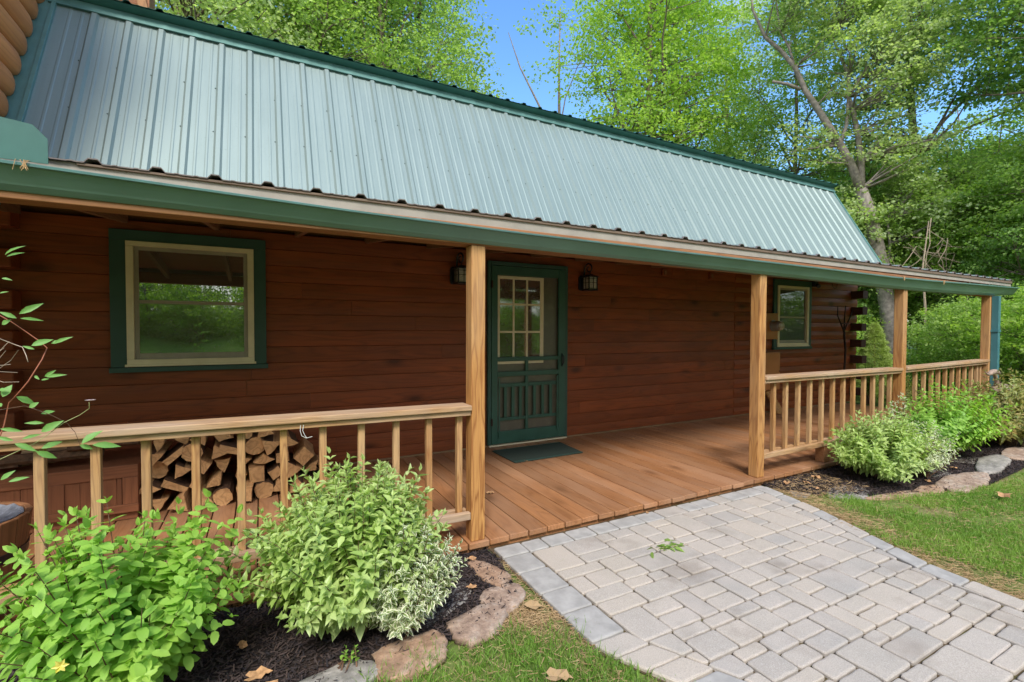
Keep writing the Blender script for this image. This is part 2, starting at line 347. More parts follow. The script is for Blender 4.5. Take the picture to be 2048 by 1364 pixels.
# pavers
def paver_mat():
    m, t, p, o = mat('concrete pavers'); tc = N(t, 'ShaderNodeTexCoord'); ge = N(t, 'ShaderNodeNewGeometry'); ri = ge.outputs['Random Per Island']
    n = noise(t, tc.outputs['Object'], 4, 5, 0.6); sp = noise(t, tc.outputs['Object'], 210, 3, 0.8)
    c = ramp(t, ri, [(0.0, (0.30, 0.275, 0.245)), (0.3, (0.36, 0.325, 0.28)), (0.65, (0.41, 0.355, 0.29)), (1.0, (0.33, 0.305, 0.275))])
    c = mix(t, ramp(t, n, [(0.35, 0.0), (0.75, 0.55)]), c, (0.50, 0.43, 0.37))
    c = mix(t, ramp(t, sp, [(0.30, 0.8), (0.5, 0)]), c, (0.24, 0.22, 0.21))
    c = mix(t, ramp(t, sp, [(0.55, 0.0), (0.75, 0.6)]), c, (0.66, 0.64, 0.62))
    st = noise(t, tc.outputs['Object'], 1.7, 4, 0.7); c = mix(t, ramp(t, st, [(0.55, 0), (0.72, 0.6)]), c, (0.20, 0.165, 0.135))
    L(t, c, p.inputs['Base Color']); p.inputs['Roughness'].default_value = 0.85; p.inputs['Specular IOR Level'].default_value = 0.25
    bump(t, p, sp, 0.35, 0.003); return m
M['paver'] = paver_mat()
M['border'] = paint('blue grey border pavers', (0.335, 0.32, 0.30), 0.85, 0.25, var=0.15, nscale=14)

def ground_mat(name, cols, scale, strength=0.5, hs_=40):
    m, t, p, o = mat(name); tc = N(t, 'ShaderNodeTexCoord')
    n = noise(t, tc.outputs['Object'], scale, 8, 0.65); n2 = noise(t, tc.outputs['Object'], hs_, 5, 0.7)
    c = ramp(t, n, [(0.30, cols[0]), (0.5, cols[1]), (0.68, cols[2])])
    c = mix(t, ramp(t, n2, [(0.35, 0.5), (0.6, 0)]), c, scl(cols[0], 0.5))
    L(t, c, p.inputs['Base Color']); p.inputs['Roughness'].default_value = 0.95; p.inputs['Specular IOR Level'].default_value = 0.1
    bump(t, p, n2, strength, 0.02); return m
M['lawnb'] = ground_mat('lawn soil', (( 0.10, 0.13, 0.035), (0.15, 0.21, 0.05), (0.25, 0.19, 0.10)), 2.5)
M['mulch'] = ground_mat('mulch soil', ((0.018, 0.016, 0.017), (0.035, 0.028, 0.026), (0.075, 0.05, 0.04)), 5, 1.0, 55)
M['joint'] = ground_mat('mossy joints', ((0.085, 0.060, 0.036), (0.135, 0.095, 0.055), (0.12, 0.115, 0.04)), 4, 0.5, 80)
M['bank'] = ground_mat('grassy bank', ((0.16, 0.27, 0.04), (0.24, 0.40, 0.06), (0.32, 0.47, 0.08)), 3)
M['forest'] = ground_mat('forest floor', ((0.05, 0.07, 0.02), (0.09, 0.14, 0.03), (0.14, 0.2, 0.04)), 0.6)
# ================================================================ GROUND
GZ = -0.075
def sheet(name, poly, z, m, kind='structure', label=None, cat=None):
    mb = MB(); mb.add([(x, y, z) for x, y in poly], [list(range(len(poly)))])
    o = mb.build(name, m); return tag(o, label, cat, kind=kind)
sheet('ground', [(-400, -400), (400, -400), (400, 400), (-400, 400)], GZ-0.02, M['forest'])
mb = MB(); xs_ = np.linspace(-30, 30, 40); ys_ = np.linspace(-7.5, -15, 12)
mb.add([(x, y+0.6*math.sin(x*0.5), GZ-0.02+max(0, (-7.5-y))*0.30+0.12*math.sin(x*1.3+y)*(y < -7.6)) for y in ys_ for x in xs_], [(a*40+b, (a+1)*40+b, (a+1)*40+b+1, a*40+b+1) for a in range(11) for b in range(39)])
tag(mb.build('bank', M['bank'], smooth=True), kind='structure')
# lawn sheet near the house (gently uneven grid)
def grid_sheet(name, x0, x1, y0, y1, nx, ny, z, m, amp=0.01, seed=1):
    rs = np.random.RandomState(seed)
    xs = np.linspace(x0, x1, nx); ys = np.linspace(y0, y1, ny); X_, Y_ = np.meshgrid(xs, ys)
    Z_ = z+amp*(np.sin(X_*2.1+seed)*np.cos(Y_*1.7)+0.6*np.sin(X_*5.3+Y_*3.1))
    V = np.stack([X_.ravel(), Y_.ravel(), Z_.ravel()], 1); idx = np.arange(nx*ny).reshape(ny, nx)
    q = np.stack([idx[:-1, :-1], idx[:-1, 1:], idx[1:, 1:], idx[1:, :-1]], -1).reshape(-1, 4)
    me = make_mesh(name, V, q.ravel(), np.full(len(q), 4), [m], smooth=True)
    return tag(obj_from(name, me), kind='structure')
grid_sheet('lawn', -14, 26, -16, 4.6, 120, 70, GZ-0.004, M['lawnb'], 0.006)
def edgeX(y):   # curved right edge of the paver path
    pts = [(2.75, 3.93), (2.54, 3.90), (2.09, 3.785), (1.64, 3.61), (1.29, 3.475), (0.9, 3.42), (0.3, 3.42), (-0.6, 3.6), (-2, 4.0), (-6, 5.2)]
    for (ya, xa), (yb, xb) in zip(pts, pts[1:]):
        if y >= yb: return xa+(xb-xa)*(ya-y)/(ya-yb)
    return pts[-1][1]
XL = 1.275
def edgeL(y): return XL if y > 1.6 else XL+min(0.50*(1.6-y), 0.5)
PB = [(edgeL(y)-0.01, y) for y in (2.72, 1.6, 0.7, -5)]+[(edgeX(y)+0.005, y) for y in np.linspace(-5, 2.72, 30)]
sheet('path_bed', PB, GZ+0.006, M['joint'])
# mulch beds
bedL = [(-6, 2.75), (1.24, 2.75), (1.26, 2.56), (1.2, 2.2), (1.0, 2.0), (0.7, 1.97), (0.3, 1.95), (-0.2, 1.85), (-1.5, 1.75), (-6, 1.7)]
bedR = [(3.96, 2.75), (3.98, 2.55), (4.15, 2.3), (4.6, 2.04), (5.1, 1.88), (5.8, 1.74), (6.6, 1.78), (7.6, 1.85), (9.2, 1.9), (10.5, 2.3), (10.8, 4.0), (9.3, 4.0), (9.3, 2.75)]
sheet('mulch_bed', bedL, GZ+0.010, M['mulch']); sheet('mulch_bed', bedR, GZ+0.010, M['mulch'])

# ---- pavers: random ashlar, clipped along the curved border
PZ = -0.052
def clip(poly, a, b, c):   # keep a*x+b*y<=c
    out = []
    for i in range(len(poly)):
        p_, q_ = poly[i], poly[(i+1) % len(poly)]; dp = a*p_[0]+b*p_[1]-c; dq = a*q_[0]+b*q_[1]-c
        if dp <= 0: out.append(p_)
        if dp*dq < 0:
            s = dp/(dp-dq); out.append((p_[0]+(q_[0]-p_[0])*s, p_[1]+(q_[1]-p_[1])*s))
    return out
rp = random.Random(7)
pav = MB()
def paver(poly, mi, z=PZ):
    n = len(poly)
    if n < 3: return
    area = abs(sum(poly[i][0]*poly[(i+1) % n][1]-poly[(i+1) % n][0]*poly[i][1] for i in range(n)))/2
    if area < 0.0012: return
    # round the corners, then chamfer inwards
    pts = []
    for i in range(n):
        a, b, c = Vector(poly[i-1]), Vector(poly[i]), Vector(poly[(i+1) % n])
        r1 = min(0.012*(0.6+rp.random()), (a-b).length*0.3); r2 = min(0.012*(0.6+rp.random()), (c-b).length*0.3)
        pts += [b+(a-b).normalized()*r1, b+((a-b).normalized()*r1+(c-b).normalized()*r2)*0.27, b+(c-b).normalized()*r2]
        d = (c-b).length
        if d > 0.14: # wobbling edges
            nn = Vector((-(c-b).y, (c-b).x)).normalized()
            for f_ in (0.3, 0.5, 0.7): pts.append(b+(c-b)*f_+nn*rp.uniform(-0.0016, 0.0016))
    ce = sum(pts, Vector((0, 0)))/len(pts); k = len(pts); z += rp.uniform(-0.002, 0.002)
    def ring(ins, zz): return [((p_-ce)*(1-ins/max(0.03, (p_-ce).length))+ce).to_tuple()+(zz,) for p_ in pts]
    vs = ring(0, z-0.03)+ring(0, z-0.006)+ring(0.0034, z-0.0018)+ring(0.010, z)
    fs = [[k*3+i for i in range(k)]]
    for l in range(3): fs += [(l*k+i, l*k+(i+1) % k, (l+1)*k+(i+1) % k, (l+1)*k+i) for i in range(k)]
    ar = sum(pts[i].x*pts[(i+1) % k].y-pts[(i+1) % k].x*pts[i].y for i in range(k))
    if ar < 0: fs = [f[::-1] for f in fs]
    pav.cur = mi; pav.add(vs, fs)
G = 0.0045
X0p, Y0p = XL+0.195, 2.655-0.14
def pv(x0, x1, y0, y1):
    j = lambda: rp.uniform(-0.0025, 0.0025)
    poly = [(x0+G+j(), y0+G+j()), (x1-G+j(), y0+G+j()), (x1-G+j(), y1-G+j()), (x0+G+j(), y1-G+j())]
    ym = (y0+y1)/2; ex = edgeX(ym)-0.135; sl = (edgeX(y1)-edgeX(y0))/(y1-y0)
    poly = clip(poly, 1, -sl, ex-sl*ym)
    sl2 = (edgeL(y1)-edgeL(y0))/(y1-y0); paver(clip(poly, -1, sl2, -(edgeL(ym)+0.195)+sl2*ym), 0)
ya_ = Y0p
while ya_ > -4.6:   # bands along the house, each broken into single or split stones
    D_ = rp.choice([0.22, 0.25, 0.28, 0.20]); yb_ = ya_-D_; x = X0p-rp.choice([0, 0.0])
    last = None
    while x < 5.2:
        w_ = rp.choice([0.13, 0.15, 0.19, 0.22, 0.26]); kind = rp.choice(['one', 'two', 'two', 'pair', 'tri'])
        if kind == last == 'one': kind = 'two'
        last = kind
        if kind == 'one': pv(x, x+w_, yb_, ya_)
        elif kind == 'two':
            c = ya_-D_*rp.choice([0.34, 0.5, 0.64]); w_ = max(w_, 0.17); pv(x, x+w_, c, ya_); pv(x, x+w_, yb_, c)
        elif kind == 'pair':
            c = ya_-D_*rp.choice([0.38, 0.6]); w_ = 0.29; m_ = x+w_*rp.choice([0.4, 0.6])
            if rp.random() < 0.5: pv(x, m_, c, ya_); pv(m_, x+w_, c, ya_); pv(x, x+w_, yb_, c)
            else: pv(x, m_, yb_, c); pv(m_, x+w_, yb_, c); pv(x, x+w_, c, ya_)
        else:
            w_ = 0.32; m_ = x+w_*rp.choice([0.36, 0.62]); c = ya_-D_*0.5
            if rp.random() < 0.5: pv(x, m_, yb_, ya_); pv(m_, x+w_, c, ya_); pv(m_, x+w_, yb_, c)
            else: pv(m_, x+w_, yb_, ya_); pv(x, m_, c, ya_); pv(x, m_, yb_, c)
        x += w_
    ya_ = yb_
x = XL     # row along the deck
while x < 3.82:
    wd = rp.choice([0.15, 0.19, 0.21, 0.24]); x2 = min(x+wd, 3.9); paver([(x+G, Y0p+G), (x2-G, Y0p+G), (x2-G, 2.655), (x+G, 2.655)], 1 if rp.random() < 0.75 else 0); x = x2
y = Y0p    # left border
while y > -4.6:
    h = rp.choice([0.2, 0.235, 0.17]) if y > 1.8 else rp.choice([0.12, 0.15]); paver([(edgeL(y-h), y-h+G), (edgeL(y-h)+0.19-G, y-h+G), (edgeL(y)+0.19-G, y-G), (edgeL(y), y-G)], 1 if rp.random() < 0.6 else 0); y -= h
y = 2.62   # curved right border
while y > -4.6:
    h = rp.choice([0.17, 0.2, 0.24]); ya, yb = y-G, y-h+G
    paver([(edgeX(yb)-0.128, yb), (edgeX(yb), yb), (edgeX(ya), ya), (edgeX(ya)-0.128, ya)], 1 if rp.random() < 0.85 else 0); y -= h
tag(pav.build('path', [M['paver'], M['border']]), kind='structure')

# ================================================================ PORCH
porch = thing('porch', 'long covered timber porch with plank deck, square posts and green gutter', 'porch', (4, 2.7, 0))
rd = random.Random(3)
# deck boards run from the wall to the front edge
mb = MB(); xb = 1.405-0.143*48
while xb < 9.35:
    mb.box(xb+0.003, xb+0.1385, 2.6726+rd.uniform(-0.007, 0.007), 4.829, -0.036, rd.uniform(-0.0012, 0.0012)); xb += 0.143
mb.build('decking', M['deck'], porch, bevel=0.004)
mb = MB(); mb.box(-5.5, 9.33, 2.70, 2.74, -0.16, -0.038); mb.box(-5.5, 9.33, 3.6, 3.64, -0.16, -0.038); mb.box(9.29, 9.33, 2.742, 4.8, -0.16, -0.038)
mb.build('joist', M['beam'], porch)
PX = [(-4.40, -4.307), (-1.75, -1.657), (1.143, 1.236), (3.90, 3.99), (6.437, 6.526), (8.80, 8.89)]
def beamz(x): return 1.842-0.0062*x if x < 8.2 else 1.7915
for i, (a, b) in enumerate(PX):
    mb = MB(); mb.box(a, b, 2.688, 2.782, 0.001, beamz(a)-0.001); mb.build('post', M['post'], porch, bevel=0.006)
mb = MB(); mb.prism([(-5.5, beamz(-5.5)), (8.92, 1.787), (8.92, 1.93), (-5.5, 1.985)], 'y', 2.68, 2.80)
mb.build('beam', M['beam'], porch, bevel=0.004)
# gutter: swept profile, sagging slightly
GX = [-5.5, -0.9, -0.33, 0.42, 1.37, 2.75, 4.64, 5.98, 6.9, 8.1, 8.9, 9.5]
GT = [1.99, 1.981, 1.963, 1.942, 1.925, 1.915, 1.908, 1.897, 1.903, 1.918, 1.924, 1.930]
GB = [1.885, 1.876, 1.869, 1.853, 1.839, 1.825, 1.801, 1.783, 1.780, 1.786, 1.80, 1.828]
def gutter():
    face = MB(); lip = MB()
    rows = []
    for x, t, b in zip(GX, GT, GB):
        h = t-b
        rows.append([(x, 2.735, t+0.012), (x, 2.735, b), (x, 2.672, b), (x, 2.652, b+h*0.22), (x, 2.648, b+h*0.30), (x, 2.628, b+h*0.62), (x, 2.612, b+h*0.86)])
    k = len(rows[0])
    for off in (0, 0.003):
        vs = [(p_[0], p_[1]+(off if j >= 3 else (-off if j == 0 else 0)), p_[2]+(off if j in (1, 2) else 0)) for r_ in rows for j, p_ in enumerate(r_)]
        fs = [(i*k+j, (i+1)*k+j, (i+1)*k+j+1, i*k+j+1) for i in range(len(rows)-1) for j in range(k-1)]
        if off: fs = [f[::-1] for f in fs]
        face.add(vs, fs)
    for i in (0, len(rows)-1):
        face.add(rows[i], [list(range(k)) if i else list(range(k))[::-1]])
    g = face.build('gutter', M['gutter'], porch)
    rows = []
    for x, t, b in zip(GX, GT, GB):
        rows.append([(x, 2.612, b+(t-b)*0.86), (x, 2.598, b+(t-b)*0.88), (x, 2.596, t-0.002), (x, 2.600, t), (x, 2.618, t), (x, 2.618, b+(t-b)*0.86)])
    vs = [p_ for r_ in rows for p_ in r_]; k = 6
    fs = [(i*k+j, (i+1)*k+j, (i+1)*k+(j+1) % k, i*k+(j+1) % k) for i in range(len(rows)-1) for j in range(k)]
    fs += [list(range(k))[::-1], [(len(rows)-1)*k+j for j in range(k)]]
    lip.add(vs, fs); lip.build('gutter_lip', M['gutlip'], g)
    return g
gut = gutter()
xh = -0.47
while xh < 9.4:   # hidden hangers at the back of the gutter
    i = max(j for j in range(len(GX)) if GX[j] <= xh); f_ = (xh-GX[i])/(GX[i+1]-GX[i]); t = GT[i]+(GT[i+1]-GT[i])*f_
    mb = MB(); mb.box(xh, xh+0.028, 2.62, 2.742, t+0.002, t+0.006); mb.box(xh, xh+0.028, 2.736, 2.742, t+0.006, t+0.035); mb.build('gutter_hanger', M['alu'], gut); xh += 0.625
# fascia, roof sheets
mb = MB(); mb.prism([(-5.5, 1.975), (9.70, 1.965), (9.70, 2.035), (-5.5, 2.045)], 'y', 2.745, 2.765); mb.build('fascia', M['creamf'], porch, bevel=0.002)
mb = MB(); mb.prism([(2.80, 2.012), (2.80, 2.044), (4.82, 2.272), (4.82, 2.238)], 'x', -5.5, 9.72); mb.build('ceiling', M['ceil'], porch)
def rib_prof(x0, x1, first, pitch=0.2286, h=0.019, minor=True):
    P_ = [(x0, 0)]; k0 = math.ceil((x0-first)/pitch); x = first+k0*pitch
    while x < x1-0.03:
        if x-0.032 > x0: P_ += [(x-0.032, 0), (x-0.016, h), (x+0.016, h), (x+0.032, 0)]
        if minor:
            for m_ in (0.076, 0.152):
                xm = x+m_
                if xm+0.012 < x1: P_ += [(xm-0.012, 0), (xm-0.006, 0.0024), (xm+0.006, 0.0024), (xm+0.012, 0)]
        x += pitch
    P_.append((x1, 0)); return P_
def ribsheet(mb, prof, A, B, nrm, th=0.003):
    k = len(prof); vs = []
    for (yy, zz) in (A, B):
        for off in (0, -th):
            vs += [(x, yy+nrm[0]*(h+off), zz+nrm[1]*(h+off)) for x, h in prof]
    fs = []
    for j in range(k-1):
        fs += [(j, j+1, 2*k+j+1, 2*k+j), (k+j, 3*k+j, 3*k+j+1, k+j+1), (j, k+j, k+j+1, j+1), (2*k+j, 2*k+j+1, 3*k+j+1, 3*k+j)]
    fs += [(0, 2*k, 3*k, k), (k-1, 2*k-1, 4*k-1, 3*k-1)]
    mb.add(vs, fs)
mb = MB(); pf = rib_prof(-5.5, 9.76, -0.6445)
ribsheet(mb, pf, (2.74, 2.045), (4.45, 2.045+1.71*0.112), (-0.111, 0.994)); mb.build('porch_roof', M['roof'], porch)
mb = MB(); 
ribsheet(mb, [(x, h+0.0035) for x, h in pf], (2.728, 2.0433), (2.748, 2.0455), (-0.111, 0.994), 0.005); mb.build('roof_edge', M['galv'], porch)
mb = MB(); mb.prism([(-0.7, 2.032), (3.2, 2.022), (9.70, 2.006), (9.70, 2.037), (-0.7, 2.041)], 'y', 2.7335, 2.7435); mb.build('drip_board', M['greyboard'], porch)
k = -1
for i in range(-7, 19):
    x = -0.966+0.6265*i
    if x > 9.6: break
    mb = MB(); mb.prism([(2.80, 1.90), (2.80, 2.008), (4.82, 2.236), (4.82, 2.16)], 'x', x, x+0.038); mb.build('rafter', M['rafter'], porch, bevel=0.003)
# splash guard at the valley and downspout
mb = MB(); mb.prism([(-1.7, 1.988), (-0.755, 1.985), (-0.755, 2.085), (-0.80, 2.135), (-0.90, 2.148), (-1.7, 2.158)], 'y', 2.602, 2.606); mb.build('splash_guard', M['splash'], gut)
mb = MB(); mb.cur = 0
ds = []
for i in range(9):
    ds.append((8.84+0.0075*i, 2.612)); 
prof = [(8.835, 2.612), (8.853, 2.612), (8.857, 2.617), (8.863, 2.612), (8.879, 2.612), (8.884, 2.617), (8.889, 2.612), (8.905, 2.612), (8.905, 2.684), (8.835, 2.684)]
mb.prism(prof, 'z', 0.06, 1.79); dsp = mb.build('downspout', M['spout'], porch, bevel=0.002)
mb = MB(); mb.box(8.825, 8.915, 2.606, 2.69, 1.30, 1.33); mb.build('strap', M['spout'], dsp, bevel=0.002)
mb = MB(); mb.add([(8.835, 2.612, 0.058), (8.905, 2.612, 0.058), (8.905, 2.684, 0.058), (8.835, 2.684, 0.058), (8.835, 2.45, -0.05), (8.905, 2.45, -0.05), (8.905, 2.52, -0.07), (8.835, 2.52, -0.07)], [(0, 1, 2, 3), (0, 4, 5, 1), (1, 5, 6, 2), (2, 6, 7, 3), (3, 7, 4, 0), (4, 7, 6, 5)]); mb.build('elbow', M['spout'], dsp)

# railings -------------------------------------------------------
def railing(label, xa, xb_, ztop, zlow, bx, under=0.062, cap0=None, cap1=None):
    r_ = thing('porch_railing', label, 'railing', ((xa+xb_)/2, 2.71, 0), 'railings between the porch posts')
    za, zb = ztop; d = zb-za; la, lb = zlow
    c0 = cap0 if cap0 is not None else xa; c1 = cap1 if cap1 is not None else xb_
    t = MB(); t.box(c0, c1, 2.672, 2.815, za-0.032, za, d); tr = t.build('top_rail', M['rail'], r_, bevel=0.005)
    t = MB(); t.box(xa+.001, xb_-.001, 2.690, 2.726, za-under, za-0.0345, d); t.build('front_strip', M['rail'], tr, bevel=0.003)
    t = MB(); t.box(xa+.001, xb_-.001, 2.766, 2.80, za-under-0.012, za-0.0345, d); t.build('back_strip', M['rail'], tr, bevel=0.003)
    t = MB(); t.box(xa+.001, xb_-.001, 2.690, 2.727, la-0.045, la, lb-la); br = t.build('bottom_rail', M['rail'], r_, bevel=0.004)
    t = MB(); t.box(xa+.001, xb_-.001, 2.7665, 2.80, la-0.045, la, lb-la); t.build('back_strip', M['rail'], br, bevel=0.004)
    for x in bx:
        f_ = (x-xa)/(xb_-xa); j1 = rd.uniform(-0.004, 0.004)
        t = MB(); zt = za-0.0345+d*f_; zl = la-0.05+(lb-la)*f_
        t.add([(x-0.036+j1, 2.7275, zl), (x+j1, 2.7275, zl), (x+j1, 2.766, zl), (x-0.036+j1, 2.766, zl), (x-0.036, 2.7275, zt), (x, 2.7275, zt), (x, 2.766, zt), (x-0.036, 2.766, zt)],
              [(0, 3, 2, 1), (4, 5, 6, 7), (0, 1, 5, 4), (1, 2, 6, 5), (2, 3, 7, 6), (3, 0, 4, 7)])
        t.build('baluster', M['bal'], r_, bevel=0.004)
    return r_
b1 = [-0.824, -0.637, -0.457, -0.263, -0.072, 0.120, 0.312, 0.514, 0.710, 0.905, 1.100]
b1 = [-1.60, -1.40, -1.21, -1.015]+b1
ra = railing('greyish pine railing left of the doorway, in front of the firewood', -1.655, 1.141, (0.882, 0.853), (0.228, 0.186), b1, under=0.064)
b2 = [4.21, 4.395, 4.59, 4.78, 4.98, 5.175, 5.365, 5.555, 5.765, 5.95, 6.14, 6.31]
rb = railing('pine railing between the second and third posts, behind the round shrub', 3.992, 6.435, (0.903, 0.896), (0.205, 0.222), b2)
mb = MB(); mb.box(4.95, 5.05, 2.70, 2.79, 0.001, 0.166); mb.build('support_block', M['beam'], rb, bevel=0.004)
b3 = [6.90, 7.115, 7.31, 7.49, 7.68, 7.875, 8.06, 8.24, 8.44, 8.60, 8.70]
rc = railing('farthest pine railing, ending at the teal downspout', 6.528, 8.798, (0.898, 0.926), (0.20, 0.21), b3)

# ================================================================ CABIN
cabin = thing('log_cabin', 'reddish brown log cabin with a steep green metal gambrel roof and green trimmed windows', 'cabin', (4, 4.83, 0))
# log courses, with breaks and door/window openings left solid behind the trims
mb = MB(); CH = 0.147; rl = random.Random(11)
def logbox(mb, x0, x1, y0, z0, z1, th=0.15, axis='x', bulge=0.006):
    zc = (z0+z1)/2; h = (z1-z0)/2
    g_ = 0.0045 if bulge < 0.01 else 0.011
    prof = [(y0+g_, z0+0.0008), (y0+0.0002, z0+0.0035), (y0-bulge*0.5, zc-h*0.5), (y0-bulge, zc), (y0-bulge*0.5, zc+h*0.5), (y0+0.0002, z1-0.0035), (y0+g_, z1-0.0008), (y0+th, z1-0.0015), (y0+th, z0+0.0015)]
    mb.prism(prof, 'x', x0, x1)
for c in range(15):
    z0 = c*CH-0.02; z1 = z0+CH; 
    if c == 0: z0 = 0.004
    brk = sorted([rl.uniform(-1, 2.2), rl.uniform(3.4, 6.2), rl.uniform(6.4, 8.5)])
    xs = [-5.5]+brk[:2]+[6.4, 9.82] if max(brk[:2]) < 6.3 else [-5.5, brk[0], 6.4, 9.82]
    for a, b in zip(xs, xs[1:]):
        logbox(mb, a+0.001, b-0.001, 4.83+rl.uniform(-0.002, 0.002), z0, z1, bulge=0.0025 if b < 6.5 else 0.011)
mb.build('wall', M['log'], cabin)
for c in range(1, 15, 2):   # crossing log ends at the right corner
    z0 = c*CH-0.02
    t = MB(); t.prism([(9.615, z0+0.004), (9.60, z0+0.02), (9.60, z0+CH-0.02), (9.615, z0+CH-0.004), (9.745, z0+CH-0.004), (9.76, z0+CH-0.02), (9.76, z0+0.02), (9.745, z0+0.004)], 'y', 4.63+rl.uniform(-.01, .01), 4.826)
    t.build('log_end', M['log_end'], cabin)
for c in range(0, 15, 2):   # left inner corner log ends
    z0 = c*CH-0.02
    if z0 < 0: continue
    t = MB(); t.box(-1.78, -1.56, 4.66, 4.822, z0+0.004, z0+CH-0.004); t.build('log_end', M['log'], cabin, bevel=0.012)
mb = MB(); mb.box(-1.555, 9.58, 4.80, 4.8215, 0.0025, 0.014); mb.build('skirting', M['splitx'], cabin)
# house body behind (gable end and rear)
mb = MB(); mb.prism([(4.985, -0.05), (4.985, 2.19), (4.60, 2.40), (5.33, 3.93), (9.0, 5.0), (12.7, 3.93), (13.4, 2.19), (13.0, -0.05)], 'x', -5.5, 9.70); mb.build('gable_wall', M['gablew'], cabin)
# gambrel slope
GS = 0.5627
def gY(z): return 4.43+(z-2.504)*GS
nl = math.hypot(1, GS); gn = (-1/nl, GS/nl)
mb = MB(); prof = rib_prof(-1.46, 9.76, -1.2067)
ribsheet(mb, prof, (gY(2.26), 2.26), (gY(3.985), 3.985), gn)
# screws
mb.cur = 1
for zz, off in ((2.95, 0.195), (3.42, 0.195)):
    x = -1.2067-0.2286
    while x < 9.5:
        xx = x+off+rl.uniform(-.004, .004); yy = gY(zz+rl.uniform(-.012, .012)); z_ = zz
        c0 = Vector((xx, gY(z_), z_)); n3 = Vector((0, gn[0], gn[1])); t1 = Vector((1, 0, 0)); t2 = n3.cross(t1)
        ring = [c0+(t1*math.cos(a)+t2*math.sin(a))*0.0045 for a in [k*math.pi/3 for k in range(6)]]
        mb.add([tuple(v_+n3*0.001) for v_ in ring]+[tuple(v_+n3*0.006) for v_ in ring], [list(range(6, 12))]+[(i, (i+1) % 6, 6+(i+1) % 6, 6+i) for i in range(6)])
        x += 0.2286
groof = mb.build('gambrel_roof', [M['roof'], M['screw']], cabin)
mb = MB(); mb.prism([(gY(2.26)+0.01, 2.262), (gY(3.98)+0.01, 3.98), (gY(3.98)+0.05, 3.96), (gY(2.26)+0.05, 2.242)], 'x', -1.46, 9.74); mb.build('roof_deck', M['ceil'], groof)
# side flashing against the orange log wall: flat strip and raised rib
mb = MB(); mb.prism([(gY(2.1)-0.012, 2.1), (gY(4.2)-0.012, 4.2), (gY(4.2), 4.2), (gY(2.1), 2.1)], 'x', -1.62, -1.478)
mb.prism([(gY(2.1)-0.030, 2.1), (gY(4.05)-0.030, 4.05), (gY(4.05), 4.05), (gY(2.1), 2.1)], 'x', -1.476, -1.448); mb.build('side_flashing', M['flash'], groof, bevel=0.002)
# top flashing and upper roof edge
mb = MB(); mb.prism([(5.225, 3.972), (5.268, 4.055), (5.285, 4.05), (5.29, 3.97)], 'x', -1.5, 9.80); mb.build('top_flashing', M['flash'], groof)
mb = MB(); mb.prism([(5.19, 4.088), (5.272, 4.058), (5.30, 4.058), (5.30, 4.10)], 'x', -1.9, 9.80); mb.build('eave_trim', M['roofd'], groof)
mb = MB(); ribsheet(mb, rib_prof(-5.5, 9.84, -1.21), (5.178, 4.094), (9.0, 5.21), (-0.28, 0.96)); up = mb.build('upper_roof', M['roofd'], cabin)
mb = MB(); ribsheet(mb, rib_prof(-5.5, 9.84, -1.21), (12.85, 4.094), (9.0, 5.212), (0.28, 0.96)); mb.build('rear_slope', M['roofd'], up)
# gable end edge trim of the steep slope
mb = MB(); mb.prism([(gY(2.26)-0.02, 2.26), (gY(4.0)-0.02, 4.0), (gY(4.0)+0.08, 4.0), (gY(2.26)+0.08, 2.26)], 'x', 9.745, 9.775); mb.build('rake_trim', M['flash'], groof, bevel=0.002)
# upper gable behind the roof at the left
mb = MB(); 
for i in range(9): logbox(mb, -3.6, -0.955, 6.0, 4.12+i*0.17, 4.12+(i+1)*0.17, 0.3)
ug = mb.build('upper_gable', M['gablew'], cabin)
mb = MB(); mb.prism([(-0.955, 4.1), (-0.875, 4.1), (-1.20, 5.65), (-1.28, 5.65)], 'y', 5.95, 6.28); mb.build('corner_board', M['trim'], ug, bevel=0.004)
# orange log wall running towards the camera at the far left
lw = MB(); SP = 0.1945
for i in range(18):
    z0 = 2.17+i*SP; zc = z0+SP/2; yend = gY(zc)-0.03
    if zc > 4.0: yend = 5.3
    n_ = 9; secs = []
    ys = [3.2, yend-0.12, yend-0.06, yend-0.025, yend-0.006, yend]; sc_ = [1, 1, 0.93, 0.78, 0.5, 0.12]
    for yy, s_ in zip(ys, sc_):
        secs.append([(-1.562+0.05*math.sin(math.pi*j/(n_-1))*s_ if s_ > 0.2 else -1.56, yy, zc-(SP/2-0.002)*math.cos(math.pi*j/(n_-1))*(0.55+0.45*s_)) for j in range(n_)])
    vs = [p_ for s_ in secs for p_ in s_]; fs = [(a*n_+j, (a+1)*n_+j, (a+1)*n_+j+1, a*n_+j+1) for a in range(len(ys)-1) for j in range(n_-1)]
    fs.append(list(range(n_))); fs.append([(len(ys)-1)*n_+j for j in range(n_)][::-1])
    lw.add(vs, [f[::-1] for f in fs])
ow_ = lw.build('log_siding', M['olog'], cabin, smooth=True)
mb = MB(); mb.prism([(3.2, 2.17), (gY(2.17), 2.17), (gY(3.98), 3.98), (5.3, 5.66), (3.2, 5.66)], 'x', -5.5, -1.564); mb.build('siding_backing', M['gablew'], ow_)
mb = MB()
for i in range(18): logbox(mb, -5.5, -1.57, 3.12, 2.17+i*SP, 2.17+(i+1)*SP, 0.08, bulge=0.03)
mb.build('front_siding', M['gablew'], cabin)

